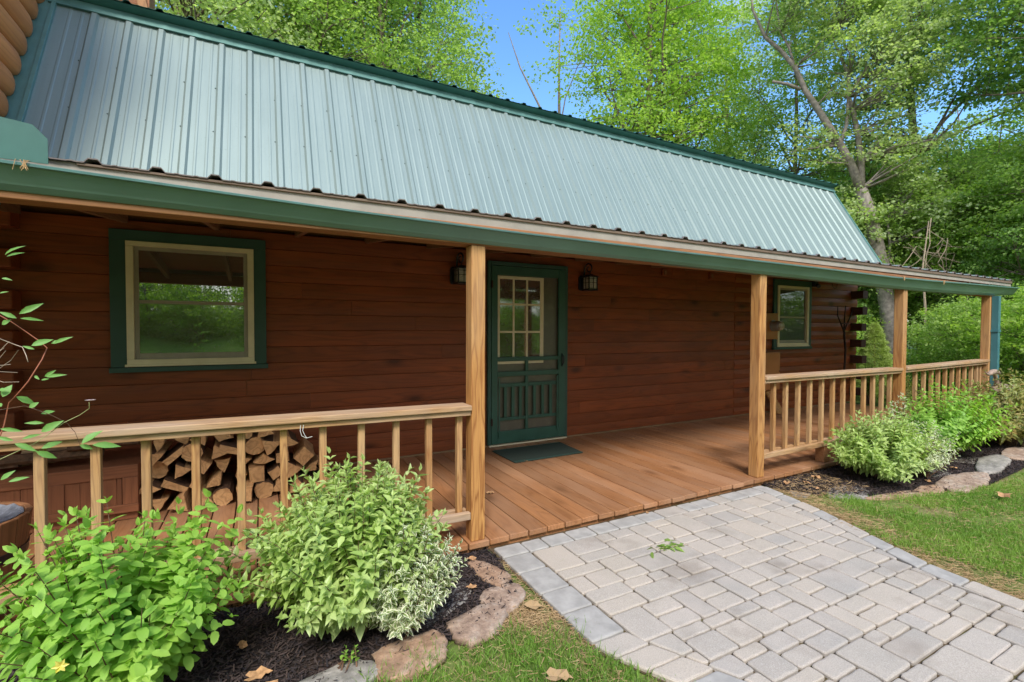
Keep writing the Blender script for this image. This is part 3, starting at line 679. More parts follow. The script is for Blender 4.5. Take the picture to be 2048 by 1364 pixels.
# windows -------------------------------------------------------
def window(X0, X1, Z0, Z1, cx0, cx1, cz0, cz1, zr, gl='glass', scn='screen', fr=0.05, grey=0.03):
    y = 4.818
    mb = MB()
    mb.box(X0, X1, 4.788, y, cz1, Z1); mb.box(X0, cx0, 4.788, y, Z0+0.042, cz1-.0005); mb.box(cx1, X1, 4.788, y, Z0+0.042, cz1-.0005)
    wn = mb.build('window', M['casing'], cabin, bevel=0.003)
    mb = MB(); mb.box(X0-0.008, X1+0.012, 4.772, y, Z0, Z0+0.04); mb.build('sill', M['casing'], wn, bevel=0.003)
    mb = MB(); z0 = cz0; Y0, Y1 = 4.777, 4.815
    mb.box(cx0+.001, cx1-.001, Y0, Y1, cz1-fr*0.8, cz1-.001); mb.box(cx0+.001, cx1-.001, Y0, Y1, z0, z0+fr)
    mb.box(cx0+.001, cx0+fr, Y0, Y1, z0+fr+.0005, cz1-fr*0.8-.0005); mb.box(cx1-fr, cx1-.001, Y0, Y1, z0+fr+.0005, cz1-fr*0.8-.0005)
    mb.box(cx0-0.012, cx1+0.012, 4.770, 4.7765, z0-0.008, z0+0.012)
    mb.build('frame', M['cream'], wn, bevel=0.004)
    a, b = cx0+fr, cx1-fr; t_ = cz1-fr*0.8; bb = z0+fr
    mb = MB(); mb.box(a+.001, a+grey, 4.80, 4.816, bb, t_); mb.box(b-grey, b-.001, 4.80, 4.816, bb, t_); mb.box(a+grey+.0005, b-grey-.0005, 4.80, 4.816, t_-grey, t_-.0005)
    mb.box(a+grey+.0005, b-grey-.0005, 4.80, 4.816, zr-0.014, zr+0.014); mb.box(a+grey+.0005, b-grey-.0005, 4.80, 4.816, bb+.0005, bb+grey*1.6)
    mb.build('sash', M['sash'], wn, bevel=0.002)
    mb = MB(); mb.box(a+grey, b-grey, 4.810, 4.8195, zr+0.0145, t_-grey-.0005); mb.build('pane', M[gl], wn)
    mb = MB(); mb.box(a+grey, b-grey, 4.807, 4.8195, bb+grey*1.6+.0005, zr-0.0145); mb.build('pane', M[scn], wn)
    return wn
window(-1.045, 0.048, 0.965, 2.105, -0.942, -0.046, 1.018, 2.018, 1.535)
window(7.30, 8.32, 1.003, 2.142, 7.385, 8.235, 1.055, 2.045, 1.53, 'darkglass', 'darkglass')

# door ----------------------------------------------------------
mb = MB(); y0, y1 = 4.775, 4.819
mb.box(2.229, 2.268, y0, y1, 0.02, 2.08); mb.box(3.252, 3.292, y0, y1, 0.02, 2.08); mb.box(2.2685, 3.2515, y0, y1, 2.035, 2.08)
door = mb.build('door', M['casing'], cabin, bevel=0.004)
mb = MB(); mb.box(2.245, 3.28, 4.765, 4.82, 0.003, 0.018); mb.build('threshold', M['creamd'], door)
sx0, sx1 = 2.271, 3.249; a, b = 2.345, 3.158   # screen door stiles
mb = MB(); Y0, Y1 = 4.768, 4.800
mb.box(sx0, a, Y0, Y1, 0.03, 2.03); mb.box(b, sx1, Y0, Y1, 0.03, 2.03)
def rl_(z0, z1, yo=0.002): mb.box(a+.0005, b-.0005, Y0+yo, Y1-yo, z0, z1)
rl_(1.93, 2.03); rl_(0.958, 1.003); rl_(0.785, 0.84); rl_(0.03, 0.165)
mx = 2.725; mb.box(mx-0.018, mx+0.018, Y0+0.004, Y1-0.004, 0.8405, 0.9575); mb.box(mx-0.018, mx+0.018, Y0+0.004, Y1-0.004, 0.1655, 0.7845)
sdoor = mb.build('screen_door', M['door'], door, bevel=0.003)
mb = MB()   # applied spindle panel
Yp0, Yp1 = 4.757, 4.7675
mb.box(a+0.008, a+0.026, Yp0, Yp1, 0.10, 0.77); mb.box(b-0.03, b-0.012, Yp0, Yp1, 0.12, 0.77)
for lo, hi in ((a+0.0265, mx-0.019), (mx+0.019, b-0.0305)):
    mb.box(lo, hi, Y0+0.004, Y1-0.008, 0.665, 0.705); mb.box(lo, hi, Y0+0.004, Y1-0.008, 0.285, 0.32)
    n_ = 3
    for i in range(n_):
        xx = lo+(hi-lo)*(i+0.72)/(n_+0.45)-0.012; mb.box(xx, xx+0.038, Y0+0.005, Y1-0.009, 0.3205, 0.6645)
mb.box(a+0.008, b-0.012, Yp0, Yp1, 0.75, 0.775) if False else None
mb.build('spindle_panel', M['door'], door, bevel=0.002)
mb = MB(); mb.tube([(3.205, 4.762, 1.02), (3.205, 4.735, 1.0), (3.207, 4.728, 0.96), (3.205, 4.735, 0.915), (3.205, 4.762, 0.89)], [0.006, 0.008, 0.009, 0.008, 0.006]); mb.box(3.198, 3.213, 4.760, 4.7675, 0.875, 1.035); mb.build('handle', M['blackm'], door)
for z in (1.78, 0.24):
    mb = MB(); mb.box(2.262, 2.282, 4.760, 4.7665, z, z+0.08); mb.tube([(2.27, 4.759, z), (2.27, 4.759, z+0.08)], 0.006); mb.build('hinge', M['iron'], door)
# mesh and the inner door with its nine lights
mb = MB(); mb.box(a, b, 4.8085, 4.8155, 0.1, 1.94); mb.build('screen', M['dscreen'], door)
mb = MB(); f0, f1 = 2.352, 2.965; zt, zb = 1.925, 0.925; bw = 0.036
mb.box(f0, f1, 4.802, 4.8083, zt-bw, zt); mb.box(f0, f1, 4.802, 4.8083, zb, zb+0.03); mb.box(f0, f0+bw, 4.802, 4.8083, zb+0.0305, zt-bw-.0005); mb.box(f1-bw-0.012, f1, 4.802, 4.8083, zb+0.0305, zt-bw-.0005)
g0, g1 = f0+bw, f1-bw-0.012
for i in (1, 2):
    xx = g0+(g1-g0)*i/3; mb.box(xx-0.0125, xx+0.0125, 4.8035, 4.8083, zb+0.031, zt-bw-.001)
for z in (1.605, 1.29, 0.985):
    mb.box(g0+.0005, g1-.0005, 4.8042, 4.8081, z-0.0115, z+0.0115)
mb.build('glazing_bars', M['creamd'], door, bevel=0.0015)
mb = MB(); mb.box(g0, g1, 4.8068, 4.8084, zb+0.03, zt-bw); mb.build('pane', M['dglass'], door)
# ================================================================ FOLIAGE TOOLS
def ov_template(rows=(0, .18, .42, .7, 1), wid=(0, .62, 1.0, .68, 0), fold=0.16, droop=0.22, wave=0.0):
    V = []; E_ = []
    V.append((0, 0, 0)); E_.append(0)
    for u, w_ in list(zip(rows, wid))[1:-1]:
        z = -droop*u*u
        V += [(u, -w_/2, z+fold*w_/2+wave), (u, 0, z), (u, w_/2, z+fold*w_/2-wave)]; E_ += [1, 0, 1]
    V.append((1, 0, -droop)); E_.append(1)
    n = len(rows)-2; Fc = [(0, 2, 1), (0, 3, 2)]
    for i in range(n-1):
        a = 1+3*i; b = a+3; Fc += [(a, a+1, b+1, b), (a+1, a+2, b+2, b+1)]
    a = 1+3*(n-1); t = len(V)-1; Fc += [(a, a+1, t), (a+1, a+2, t)]
    return np.array(V, np.float32), Fc, np.array(E_, np.float32)
T_OV = ov_template()
T_POINT = ov_template(rows=(0, .2, .45, .75, 1), wid=(0, .7, 1.0, .5, 0), fold=0.3, droop=0.12)
T_ROUND = ov_template(rows=(0, .15, .45, .8, 1), wid=(0, .75, 1.0, .72, 0), fold=0.10, droop=0.25)
T_QUAD = (np.array([(0, 0, 0), (.45, -.5, .06), (1, 0, -.08), (.5, .5, .04)], np.float32), [(0, 1, 2, 3)], np.array([0, 1, 1, 1], np.float32))
T_BLADE = (np.array([(0, -.5, 0), (0, .5, 0), (.5, .42, .05), (.5, -.42, .05), (1, 0, .28)], np.float32), [(0, 1, 2, 3), (3, 2, 4)], np.array([0, 0, 0, 0, 0], np.float32))
T_CHIP = (np.array([(0, -.5, 0), (0, .5, 0), (1, .35, .05), (1, -.4, 0)], np.float32), [(0, 1, 2, 3)], np.zeros(4, np.float32))
def unit(a): return a/np.maximum(np.linalg.norm(a, axis=1, keepdims=True), 1e-9)
class LB:
    def __init__(s): s.V = []; s.FI = []; s.FL = []; s.E = []; s.n = 0; s.M = []
    def add(s, T, P, D, Nn, S, W, mi=0):
        V0, Fc, E0 = T; P = np.asarray(P, np.float32); n = len(P)
        if n == 0: return
        D = unit(np.asarray(D, np.float32)); Nn = np.asarray(Nn, np.float32)
        Sd = unit(np.cross(Nn, D)); Nn = np.cross(D, Sd)
        S = np.broadcast_to(np.asarray(S, np.float32), (n,))[:, None, None]; W = np.broadcast_to(np.asarray(W, np.float32), (n,))[:, None, None]
        k = len(V0)
        v = P[:, None, :]+S*(V0[None, :, 0:1]*D[:, None, :]+V0[None, :, 1:2]*W*Sd[:, None, :]+V0[None, :, 2:3]*Nn[:, None, :])
        fi = np.concatenate([np.array(f) for f in Fc]); fl = np.array([len(f) for f in Fc])
        s.FI.append(((np.arange(n)*k)[:, None]+fi[None, :]+s.n).ravel()); s.FL.append(np.tile(fl, n)); s.M.append(np.full(len(Fc)*n, mi))
        s.V.append(v.reshape(-1, 3)); s.E.append(np.tile(E0, n)); s.n += n*k
    def mesh(s, name, mats, smooth=False, origin=(0, 0, 0)):
        V = np.concatenate(s.V)-np.array(origin, np.float32)
        return make_mesh(name, V, np.concatenate(s.FI), np.concatenate(s.FL), mats if isinstance(mats, (list, tuple)) else [mats], np.concatenate(s.M), smooth, ('edge', np.concatenate(s.E)))
def rdir(rs, n, zmin=-1):
    v = rs.normal(size=(n*3+10, 3)); v = unit(v); v = v[v[:, 2] > zmin][:n]; return v

def bez(a, b, c, n):
    t = np.linspace(0, 1, n)[:, None]; return (1-t)**2*a+2*t*(1-t)*b+t*t*c

def shrub(name, label, cat, base, cen, radii, nstem, T, lm, ll, lw, gap, seed, group=None, zmin=-0.35, sub=None, droopy=0.2, stemm='twig', start=0.35, shrink=0.35, rr=(0.72, 1.04), smooth=True, tri=False, updir=0.55):
    rs = np.random.RandomState(seed); base = np.array(base, float); cen = np.array(cen, float); radii = np.array(radii, float)
    root = thing(name, label, cat, tuple(base), group)
    dirs = rdir(rs, nstem, zmin); lb = LB(); st = MB()
    for i, u in enumerate(dirs):
        rf = rs.uniform(*rr)*(1+0.10*math.sin(5*math.atan2(u[1], u[0])+seed)+0.06*math.sin(9*u[2]+3*u[0]*4))
        end = cen+radii*u*rf
        b0 = base+np.array([rs.normal()*0.035, rs.normal()*0.035, 0]); midp = (b0+end)/2+np.array([0, 0, 0.12+0.1*rs.rand()])*radii[2]*2*0.5
        midp[:2] = b0[:2]+(end[:2]-b0[:2])*rs.uniform(0.45, 0.75)
        path = bez(b0, midp, end, 14)
        if i % 2 == 0 or nstem < 90: st.tube([tuple(p_) for p_ in path[::3]]+[tuple(path[-1])], [0.0045, 0.0035, 0.0028, 0.002, 0.0014, 0.001][:len(path[::3])+1], n=5, cap=False)
        seg = np.linalg.norm(np.diff(path, axis=0), axis=1); Ls = np.concatenate([[0], np.cumsum(seg)]); tot = Ls[-1]
        n = max(3, int(tot*(1-start)/gap)); d = tot*start+(np.arange(n)+rs.rand())*gap; d = d[d < tot]
        n = len(d)
        P = np.stack([np.interp(d, Ls, path[:, k]) for k in range(3)], 1)
        tg = np.stack([np.interp(d, Ls, np.gradient(path[:, k])) for k in range(3)], 1); tg = unit(tg)
        ph = rs.rand()*6.28+np.arange(n)*math.pi/2
        a = unit(np.cross(tg, np.tile([0.1, 0.2, 1.0], (n, 1)))); b = np.cross(tg, a)
        sz = ll*(1-shrink*(d/tot-start)/(1-start))*rs.uniform(0.75, 1.15, n)
        for sg in ((0, math.pi) if not tri else (0, 2.1, 4.2)):
            o = a*np.cos(ph+sg)[:, None]+b*np.sin(ph+sg)[:, None]
            D = unit(o+tg*updir+np.array([0, 0, 0.12-droopy])+rs.normal(size=(n, 3))*0.22)
            Nn = unit(tg+np.array([0, 0, 0.9])+rs.normal(size=(n, 3))*0.28)
            lb.add(T, P, D, Nn, sz*rs.uniform(0.85, 1.1, n), lw*rs.uniform(0.85, 1.15, n))
        # terminal leaves
        m_ = 3; D = unit(np.tile(unit(tg[-1:])[0], (m_, 1))+rs.normal(size=(m_, 3))*0.5+np.array([0, 0, .25]))
        lb.add(T, np.tile(path[-1], (m_, 1)), D, rdir(rs, m_, 0.0), ll*0.55*rs.uniform(.7, 1.1, m_), lw*0.8)
    st.build('stems', M[stemm], root)
    me = lb.mesh('foliage', M[lm], smooth, base); obj_from('foliage', me, root)
    return root

# ---- trees
def limb(a, b, sag, n, rs):
    a = np.array(a, float); b = np.array(b, float); m_ = (a+b)/2+np.array([0, 0, sag])+rs.normal(size=3)*np.linalg.norm(b-a)*0.07
    return bez(a, m_, b, n)+np.concatenate([[[0, 0, 0]], rs.normal(size=(n-2, 3))*0.03*np.linalg.norm(b-a)/3, [[0, 0, 0]]])
def cluster_leaves(lb, rs, C, ax, per, size, wid, T=T_QUAD, flat=0.42, mi=0):
    """leaf sprays: layered, flattened clumps around each centre"""
    n = len(C)
    cc = np.repeat(C, per, axis=0); rr = np.repeat(ax, per)
    # each clump made of 3-4 sub-sprays
    sub = rs.normal(size=(n*5, 3))*np.array([0.75, 0.75, flat*0.9]); si = np.repeat(np.arange(n)*5, per)+rs.randint(0, 5, n*per)
    loc = sub[si]*0.66+rs.normal(size=(n*per, 3))*np.array([0.30, 0.30, 0.10])
    P = cc+loc*rr[:, None]
    D = unit(loc*np.array([1, 1, 0.3])+rs.normal(size=P.shape)*0.55+np.array([0, 0, -0.28]))
    Nn = unit(rs.normal(size=P.shape)*0.55+np.array([0, 0, 1.0]))
    lb.add(T, P, D, Nn, size*rs.uniform(0.65, 1.25, n*per), wid, mi)
def tree_meshes(seed, H, r0, ells, ncl, per, size, lm='lf_tree', bark='bark', wid=0.75, fork=0.35, lean=(0.0, 0.0), clr=(0.5, 0.95), nlimb=11, trunk_pts=None, extra=None, origin=(0, 0, 0)):
    rs = np.random.RandomState(seed); wood_ = MB(); limbs = []
    if trunk_pts is None:
        n = 9; zz = np.linspace(0, H*0.9, n); wob = np.cumsum(rs.normal(size=(n, 2))*0.10, axis=0); wob -= wob[0]
        tp = np.stack([zz*lean[0]+wob[:, 0], zz*lean[1]+wob[:, 1], zz], 1); tr = r0*(1-0.88*(zz/zz[-1])**1.1)
        wood_.tube([tuple(p_) for p_ in tp], list(tr*np.concatenate([[1.25], np.ones(n-1)])), n=9)
        limbs.append((tp, tr))
    else:
        for pts in trunk_pts:
            tp = np.array([p_[:3] for p_ in pts], float)-np.array(origin); tr = np.array([p_[3] for p_ in pts])
            wood_.tube([tuple(p_) for p_ in tp], list(tr), n=9); limbs.append((tp, tr))
    allC = []; allR = []
    wt = np.array([e[3]*e[4]*e[5] for e in ells])**0.66; wt = wt/wt.sum()
    for e, q in zip(ells, wt):
        k = max(3, int(ncl*q)); u = rdir(rs, k); rr = rs.rand(k)**0.42
        allC.append(np.array(e[:3])-np.array(origin)+u*rr[:, None]*np.array(e[3:6])); allR.append(np.full(k, 1.0))
    C = np.concatenate(allC)
    if trunk_pts is None:   # primary limbs towards well spread clusters
        tp, tr = limbs[0]
        for i in range(nlimb):
            c = C[rs.randint(len(C))]; hz = c[2]-rs.uniform(0.12, 0.35)*H*0.5-0.35*np.linalg.norm(c[:2]); hz = min(max(hz, H*fork), H*0.82)
            a = np.array([np.interp(hz, tp[:, 2], tp[:, k]) for k in range(3)]); ra = np.interp(hz, tp[:, 2], tr)*0.6
            pth = limb(a, c, -0.10*np.linalg.norm(c-a), 7, rs); rr_ = ra*np.linspace(1, 0.18, 7)
            wood_.tube([tuple(p_) for p_ in pth], list(rr_), n=6, cap=False); limbs.append((pth, rr_))
    LP = np.concatenate([l[0] for l in limbs]); LR = np.concatenate([l[1] for l in limbs])
    for c in C:   # secondary branches join clumps to the nearest lower limb point
        d = np.linalg.norm(LP-c, axis=1)+np.maximum(0, LP[:, 2]-c[2]+0.2)*1.5+(LR < 0.012)*0.5; j = d.argmin()
        if d[j] > 0.25:
            r_ = min(LR[j]*0.62, 0.045); pth = limb(LP[j], c, 0.05*d[j], 4, rs)
            wood_.tube([tuple(p_) for p_ in pth], [r_, r_*0.75, r_*0.5, r_*0.25], n=4, cap=False)
    lb = LB()
    cluster_leaves(lb, rs, C, rs.uniform(0.45, 0.95, len(C))*(1.0 if extra is None else extra), per, size, wid)
    V = np.array(wood_.v, np.float32)
    tm = make_mesh('trunk', V, [i for f in wood_.f for i in f], [len(f) for f in wood_.f], [M[bark]], smooth=True)
    cm = lb.mesh('crown', M[lm]); return tm, cm
def place_tree(name, label, meshes, loc, rot=0, s=1, group=None, lm=None, cat='tree'):
    r_ = thing(name, label, cat, loc, group); r_.rotation_euler = (0, 0, rot); r_.scale = (s, s, s) if not hasattr(s, '__len__') else s
    obj_from('trunk', meshes[0], r_)
    c = obj_from('crown', meshes[1], r_)
    if lm: c.material_slots[0].link = 'OBJECT'; c.material_slots[0].material = M[lm]
    return r_
def polar(b, d, z=-0.1): return (d*math.sin(rad(b)), d*math.cos(rad(b)), z)

# generic variants
VA = tree_meshes(21, 22, 0.19, [(0, 0, 15.5, 3.0, 3.0, 5.5), (1.2, 0.6, 10.5, 2.4, 2.2, 2.6), (-1.3, -0.5, 12, 2.2, 2.4, 2.6)], 260, 100, 0.12)
VB = tree_meshes(22, 20, 0.16, [(0.3, 0, 14.5, 2.6, 2.8, 5.0), (-1.5, 0.4, 10.0, 1.8, 2.0, 2.2), (1.6, -0.6, 9.0, 1.7, 1.7, 1.8)], 210, 105, 0.115, lean=(0.03, 0.01))
VC = tree_meshes(23, 18, 0.20, [(0, 0, 12, 3.8, 3.6, 3.6), (0, 0, 8, 3.4, 3.4, 2.6)], 290, 105, 0.115, nlimb=14, fork=0.22)
VD = tree_meshes(24, 11, 0.10, [(0, 0, 6.0, 2.6, 2.6, 3.0), (0, 0, 3.2, 2.6, 2.6, 2.2)], 300, 110, 0.11, nlimb=12, fork=0.12, extra=0.9)
VE = tree_meshes(25, 4.2, 0.05, [(0, 0, 2.2, 1.7, 1.7, 1.5), (0.5, 0.2, 1.0, 1.6, 1.5, 0.9)], 150, 95, 0.095, nlimb=10, fork=0.08, extra=0.62)

G1 = 'tall trees rising behind the green roof'
for (b, d, V_, rot, s, lm, lab) in [
    (-5.5, 17.5, VC, 0.3, 1.15, 'lf_light', 'pale leafy tree nearest the upper gable, above the left end of the roof'),
    (0.5, 21, VA, 1.9, 1.0, 'lf_tree', 'tall green tree between the gable and the straight bare trunk above the roof'),
    (6.2, 18, VA, 4.0, 1.0, 'lf_tree', 'tall tree with one straight brown trunk above the roof'),
    (10.6, 19, VB, 0.6, 1.12, 'lf_tree', 'slim tree with a forked trunk above the roof, left one of two forked trees'),
    (14.3, 17.5, VB, 2.6, 1.05, 'lf_tree', 'slim tree with a grey brown trunk just right of the forked one above the roof'),
    (16.8, 20.5, VA, 5.2, 0.95, 'lf_tree', 'leafy tree at the edge of the open blue sky above the roof'),
    (-12, 22, VA, 0.9, 1.1, 'lf_tree', 'tall tree hidden behind the upper gable'),
    ]:
    place_tree('broadleaf_tree', lab, V_, polar(b, d), rot, s, G1, lm)
G2 = 'trees beyond the right end of the roof'
for (b, d, V_, rot, s, lm, lab) in [
    (27.5, 30, VC, 0.2, 0.80, 'lf_tree', 'low tree top peeping over the roof under the blue sky gap'),
    (33, 30, VC, 2.2, 0.84, 'lf_tree', 'second low tree top over the roof, right of the sky gap'),
    (43.0, 19, VC, 2.9, 1.10, 'lf_lime', 'bright yellow green tree with upswept limbs above the middle of the roof'),
    (47.0, 21, VB, 1.2, 1.05, 'lf_lime', 'yellow green slim tree between the bright tree and the big silver one'),
    (52.5, 24, VA, 3.5, 0.78, 'lf_light', 'thin pale tree in front of the sky patch above the roof'),
    (57.5, 20, VB, 0.1, 0.80, 'lf_tree', 'small dark limbed tree left of the big forked trunk'),
    (69.0, 20, VB, 2.4, 1.0, 'lf_light', 'tall tree with a leaning trunk right of the big forked tree'),
    (77.5, 18, VB, 4.4, 1.0, 'lf_dark', 'dark leaved tree with a slanting trunk near the right edge'),
    (79.5, 20, VC, 5.0, 0.85, 'lf_tree', 'broad tree cut by the right edge of the picture'),
    (66, 30, VC, 1.5, 0.62, 'lf_tree', 'far low tree behind the gutter end'),
    (72, 32, VC, 3.1, 0.62, 'lf_tree', 'far broad tree low at the right edge')]:
    place_tree('broadleaf_tree', lab, V_, polar(b, d), rot, s, G2, lm)
G3 = 'understory trees beyond the porch end'
us = random.Random(5)
for (b, d, V_, rot, s, lm, lab) in [
    (61.0, 20, VD, 0.2, 0.7, 'lf_dark', 'dark understory tree just right of the cabin corner'),
    (64.0, 20, VD, 2.0, 0.85, 'lf_tree', 'understory tree behind the leaning grey trunk'),
    (70.0, 20, VD, 1.1, 0.80, 'lf_tree', 'layered green understory tree between the last two posts'),
    (73.0, 19.5, VD, 3.3, 0.75, 'lf_lime', 'light green understory tree behind the last post'),
    (76.5, 18, VD, 4.1, 0.70, 'lf_dark', 'dark understory tree right of the downspout'),
    (80.5, 17, VD, 5.4, 0.7, 'lf_tree', 'understory tree at the right edge of the picture'),
    (66.2, 26, VD, 5.0, 1.1, 'lf_dark', 'deep shade understory tree far between the posts'),
    (71, 27, VD, 0.7, 1.1, 'lf_dark', 'deep shade understory tree far behind the last post'),
    (61.5, 28, VD, 2.7, 1.1, 'lf_tree', 'understory tree far behind the cabin corner'),
    (75.5, 26, VD, 1.7, 1.1, 'lf_tree', 'understory tree far behind the downspout')]:
    place_tree('understory_tree', lab, V_, polar(b, d), rot, s, G3, lm)
G4 = 'bushes beyond the porch end'
for (b, d, rot, s, lm, lab) in [
    (62.0, 18.0, 0.1, 0.62, 'lf_lime', 'light green bush beside the grey trunk, behind the little spruce'),
    (71.6, 16.2, 1.4, 0.62, 'lf_lime', 'sunlit bush right of the third post'),
    (70.6, 14.5, 2.3, 0.45, 'lf_tree', 'green bush seen through the far railing'),
    (72.2, 13.5, 3.9, 0.60, 'lf_tree', 'low bush left of the last post'),
    (76.0, 12.6, 4.7, 0.66, 'lf_lime', 'yellow green bush just right of the downspout'),
    (79.0, 11.6, 5.5, 0.60, 'lf_lime', 'light bush at the right edge above the bronze shrub'),
    (83.5, 12.0, 0.5, 0.7, 'lf_tree', 'bush just past the right edge'),
    (59.2, 15.5, 2.9, 0.7, 'lf_tree', 'bush hidden behind the cabin corner')]:
    place_tree('bush', lab, VE, polar(b, d), rot, s, G4, lm, 'bush')
# the wood goes on all round (far ring and the garden edge behind the photographer)
for i in range(26):
    b = 20+i*3.6; d = 44+6*math.sin(i*2.3)
    place_tree('woodland_tree', 'distant woodland tree seen only through gaps in the nearer trees', VC if i % 2 else VA, polar(b, d), i*1.3, 0.7 if i % 2 else 0.55, 'far woodland ring', 'lf_tree')
for i in range(15):
    b = 120+i*9.0; d = 20+2.0*math.sin(i*1.9)
    if i in (1, 2, 3): continue
    if i % 2: continue
    place_tree('garden_tree', 'garden tree behind the photographer, seen only as a reflection in the windows', VD, polar(b, d), i*0.9, 1.25, 'trees across the garden', 'lf_tree')
for i in range(22):
    b = 118+i*5.6; d = 13.0+1.8*math.sin(i*2.7)
    place_tree('garden_bush', 'garden bush behind the photographer, seen only as a reflection in the windows', VE, polar(b, d), i*1.7, 0.8+0.25*math.sin(i*4.1), 'bushes across the garden', 'lf_lime' if i % 3 else 'lf_tree', 'bush')

# ---- the big forked silver maple near the cabin corner
TP = {
 'trunk': [(17.16, 7.27, -0.65, 0.25), (17.06, 7.36, 0.72, 0.225), (16.88, 7.5, 2.24, 0.205), (16.67, 7.65, 3.77, 0.185), (16.47, 7.79, 4.84, 0.17), (16.23, 7.94, 5.63, 0.16)],
 'L1': [(16.23, 7.94, 5.55, 0.13), (15.98, 8.09, 6.36, 0.12), (15.68, 8.27, 6.97, 0.11), (15.35, 8.46, 7.58, 0.1), (15.04, 8.64, 8.15, 0.09), (14.75, 8.81, 8.64, 0.08), (14.49, 8.97, 9.33, 0.07), (14.09, 9.19, 9.86, 0.06), (13.69, 9.41, 10.24, 0.05), (13.36, 9.61, 11.08, 0.035), (13.3, 9.68, 12.3, 0.02)],
 'L2': [(16.23, 7.94, 5.55, 0.12), (16.24, 7.96, 6.44, 0.1), (16.17, 8.02, 7.27, 0.08), (16.04, 8.11, 8.04, 0.07), (15.92, 8.18, 8.42, 0.065), (15.93, 8.2, 9.1, 0.05), (15.7, 8.33, 9.71, 0.04), (15.51, 8.45, 10.24, 0.03)],
 'L3': [(15.92, 8.18, 8.42, 0.05), (16.24, 8.03, 9.03, 0.04), (16.58, 7.86, 9.56, 0.03), (17.19, 7.56, 10.1, 0.025), (17.87, 7.2, 10.33, 0.015)],
 'L4': [(14.62, 8.88, 8.67, 0.055), (14.28, 9.06, 8.82, 0.045), (13.88, 9.28, 8.9, 0.04)],
 'L5': [(15.68, 8.27, 6.97, 0.06), (15.86, 8.19, 7.58, 0.05), (15.92, 8.18, 8.42, 0.045)],
 'L6': [(14.49, 8.97, 9.33, 0.04), (14.33, 9.07, 9.94, 0.035), (14.09, 9.21, 10.47, 0.03), (13.99, 9.28, 11.38, 0.02)],
 'L7': [(16.52, 7.72, 3.46, 0.07), (16.75, 7.59, 2.85, 0.05), (16.93, 7.51, 3.31, 0.045), (17.0, 7.48, 3.92, 0.04), (16.94, 7.54, 4.68, 0.03)]}
og = (17.16, 7.27, -0.1)
bm = tree_meshes(31, 14, 0.2, [(16.4, 7.8, 9.7, 1.9, 1.7, 2.2), (14.6, 8.6, 11.6, 1.7, 1.5, 1.7), (17.6, 7.3, 10.6, 1.7, 1.5, 2.2), (15.7, 8.0, 12.2, 2.6, 1.8, 1.6), (17.2, 7.5, 6.9, 1.2, 1.3, 1.3), (17.9, 7.0, 5.0, 1.8, 1.4, 1.3), (15.0, 8.7, 7.0, 0.6, 0.8, 0.7), (16.0, 8.2, 4.9, 0.7, 0.9, 1.0)],
    400, 105, 0.105, 'lf_light', 'barkg', trunk_pts=list(TP.values()), origin=og, extra=0.75)
place_tree('silver_maple', 'big maple with a leaning grey trunk forking into two dark limbs, beyond the corner', bm, og)
# bare dead stems against the sky
mb = MB(); s0 = np.array(polar(33.6, 22)); 
mb.tube([tuple(s0), tuple(s0+[0.1, 0, 6]), tuple(s0+[0, 0.1, 10.5]), tuple(s0+[-0.1, 0, 13]), tuple(s0+[-0.05, 0, 16])], [0.12, 0.1, 0.08, 0.05, 0.02], n=7)
mb.tube([tuple(s0+[0, 0.1, 10.5]), tuple(s0+[0.25, 0, 12]), tuple(s0+[0.7, -0.3, 13.4]), tuple(s0+[1.2, -0.5, 14.0])], [0.04, 0.03, 0.02, 0.01], n=5)
sn = thing('dead_tree', 'bare upright dead stem standing against the blue sky behind the roof', 'dead tree', tuple(s0)); mb.build('trunk', M['barkg'], sn)
mb = MB(); s1 = np.array(polar(31.2, 20)); mb.tube([tuple(s1), tuple(s1+[0.2, 0, 8]), tuple(s1+[0.0, 0, 10.6]), tuple(s1+[-0.8, 0.3, 12.2]), tuple(s1+[-1.25, 0.5, 13.6])], [0.08, 0.06, 0.045, 0.03, 0.012], n=6)
sn = thing('dead_tree', 'thin leaning dead branch left of the upright bare stem in the sky', 'dead tree', tuple(s1)); mb.build('trunk', M['barkg'], sn)
# tangle of bare fallen twigs behind the gutter
mb = MB(); rs = np.random.RandomState(9); c0 = np.array([16.2, 6.1, 3.5])
for i in range(24):
    a = c0+rs.normal(size=3)*[0.35, 0.35, 0.35]; b = a+rs.normal(size=3)*[0.7, 0.5, 0.5]+[0.5, -0.3, -0.45]
    mb.tube([tuple(p_) for p_ in limb(a, b, -0.1, 6, rs)], [0.011, 0.010, 0.009, 0.007, 0.005, 0.003], n=4, cap=False)
mb.tube([(16.0, 6.2, -0.1), (16.05, 6.2, 1.8), (15.95, 6.25, 3.0), (16.1, 6.2, 4.3)], [0.035, 0.03, 0.022, 0.01], n=6)
sn = thing('dead_sapling', 'bare sapling with a tangle of pale dead twigs above the gutter end', 'dead tree', (16.0, 6.2, -0.1)); mb.build('twigs', M['deadstem'], sn)

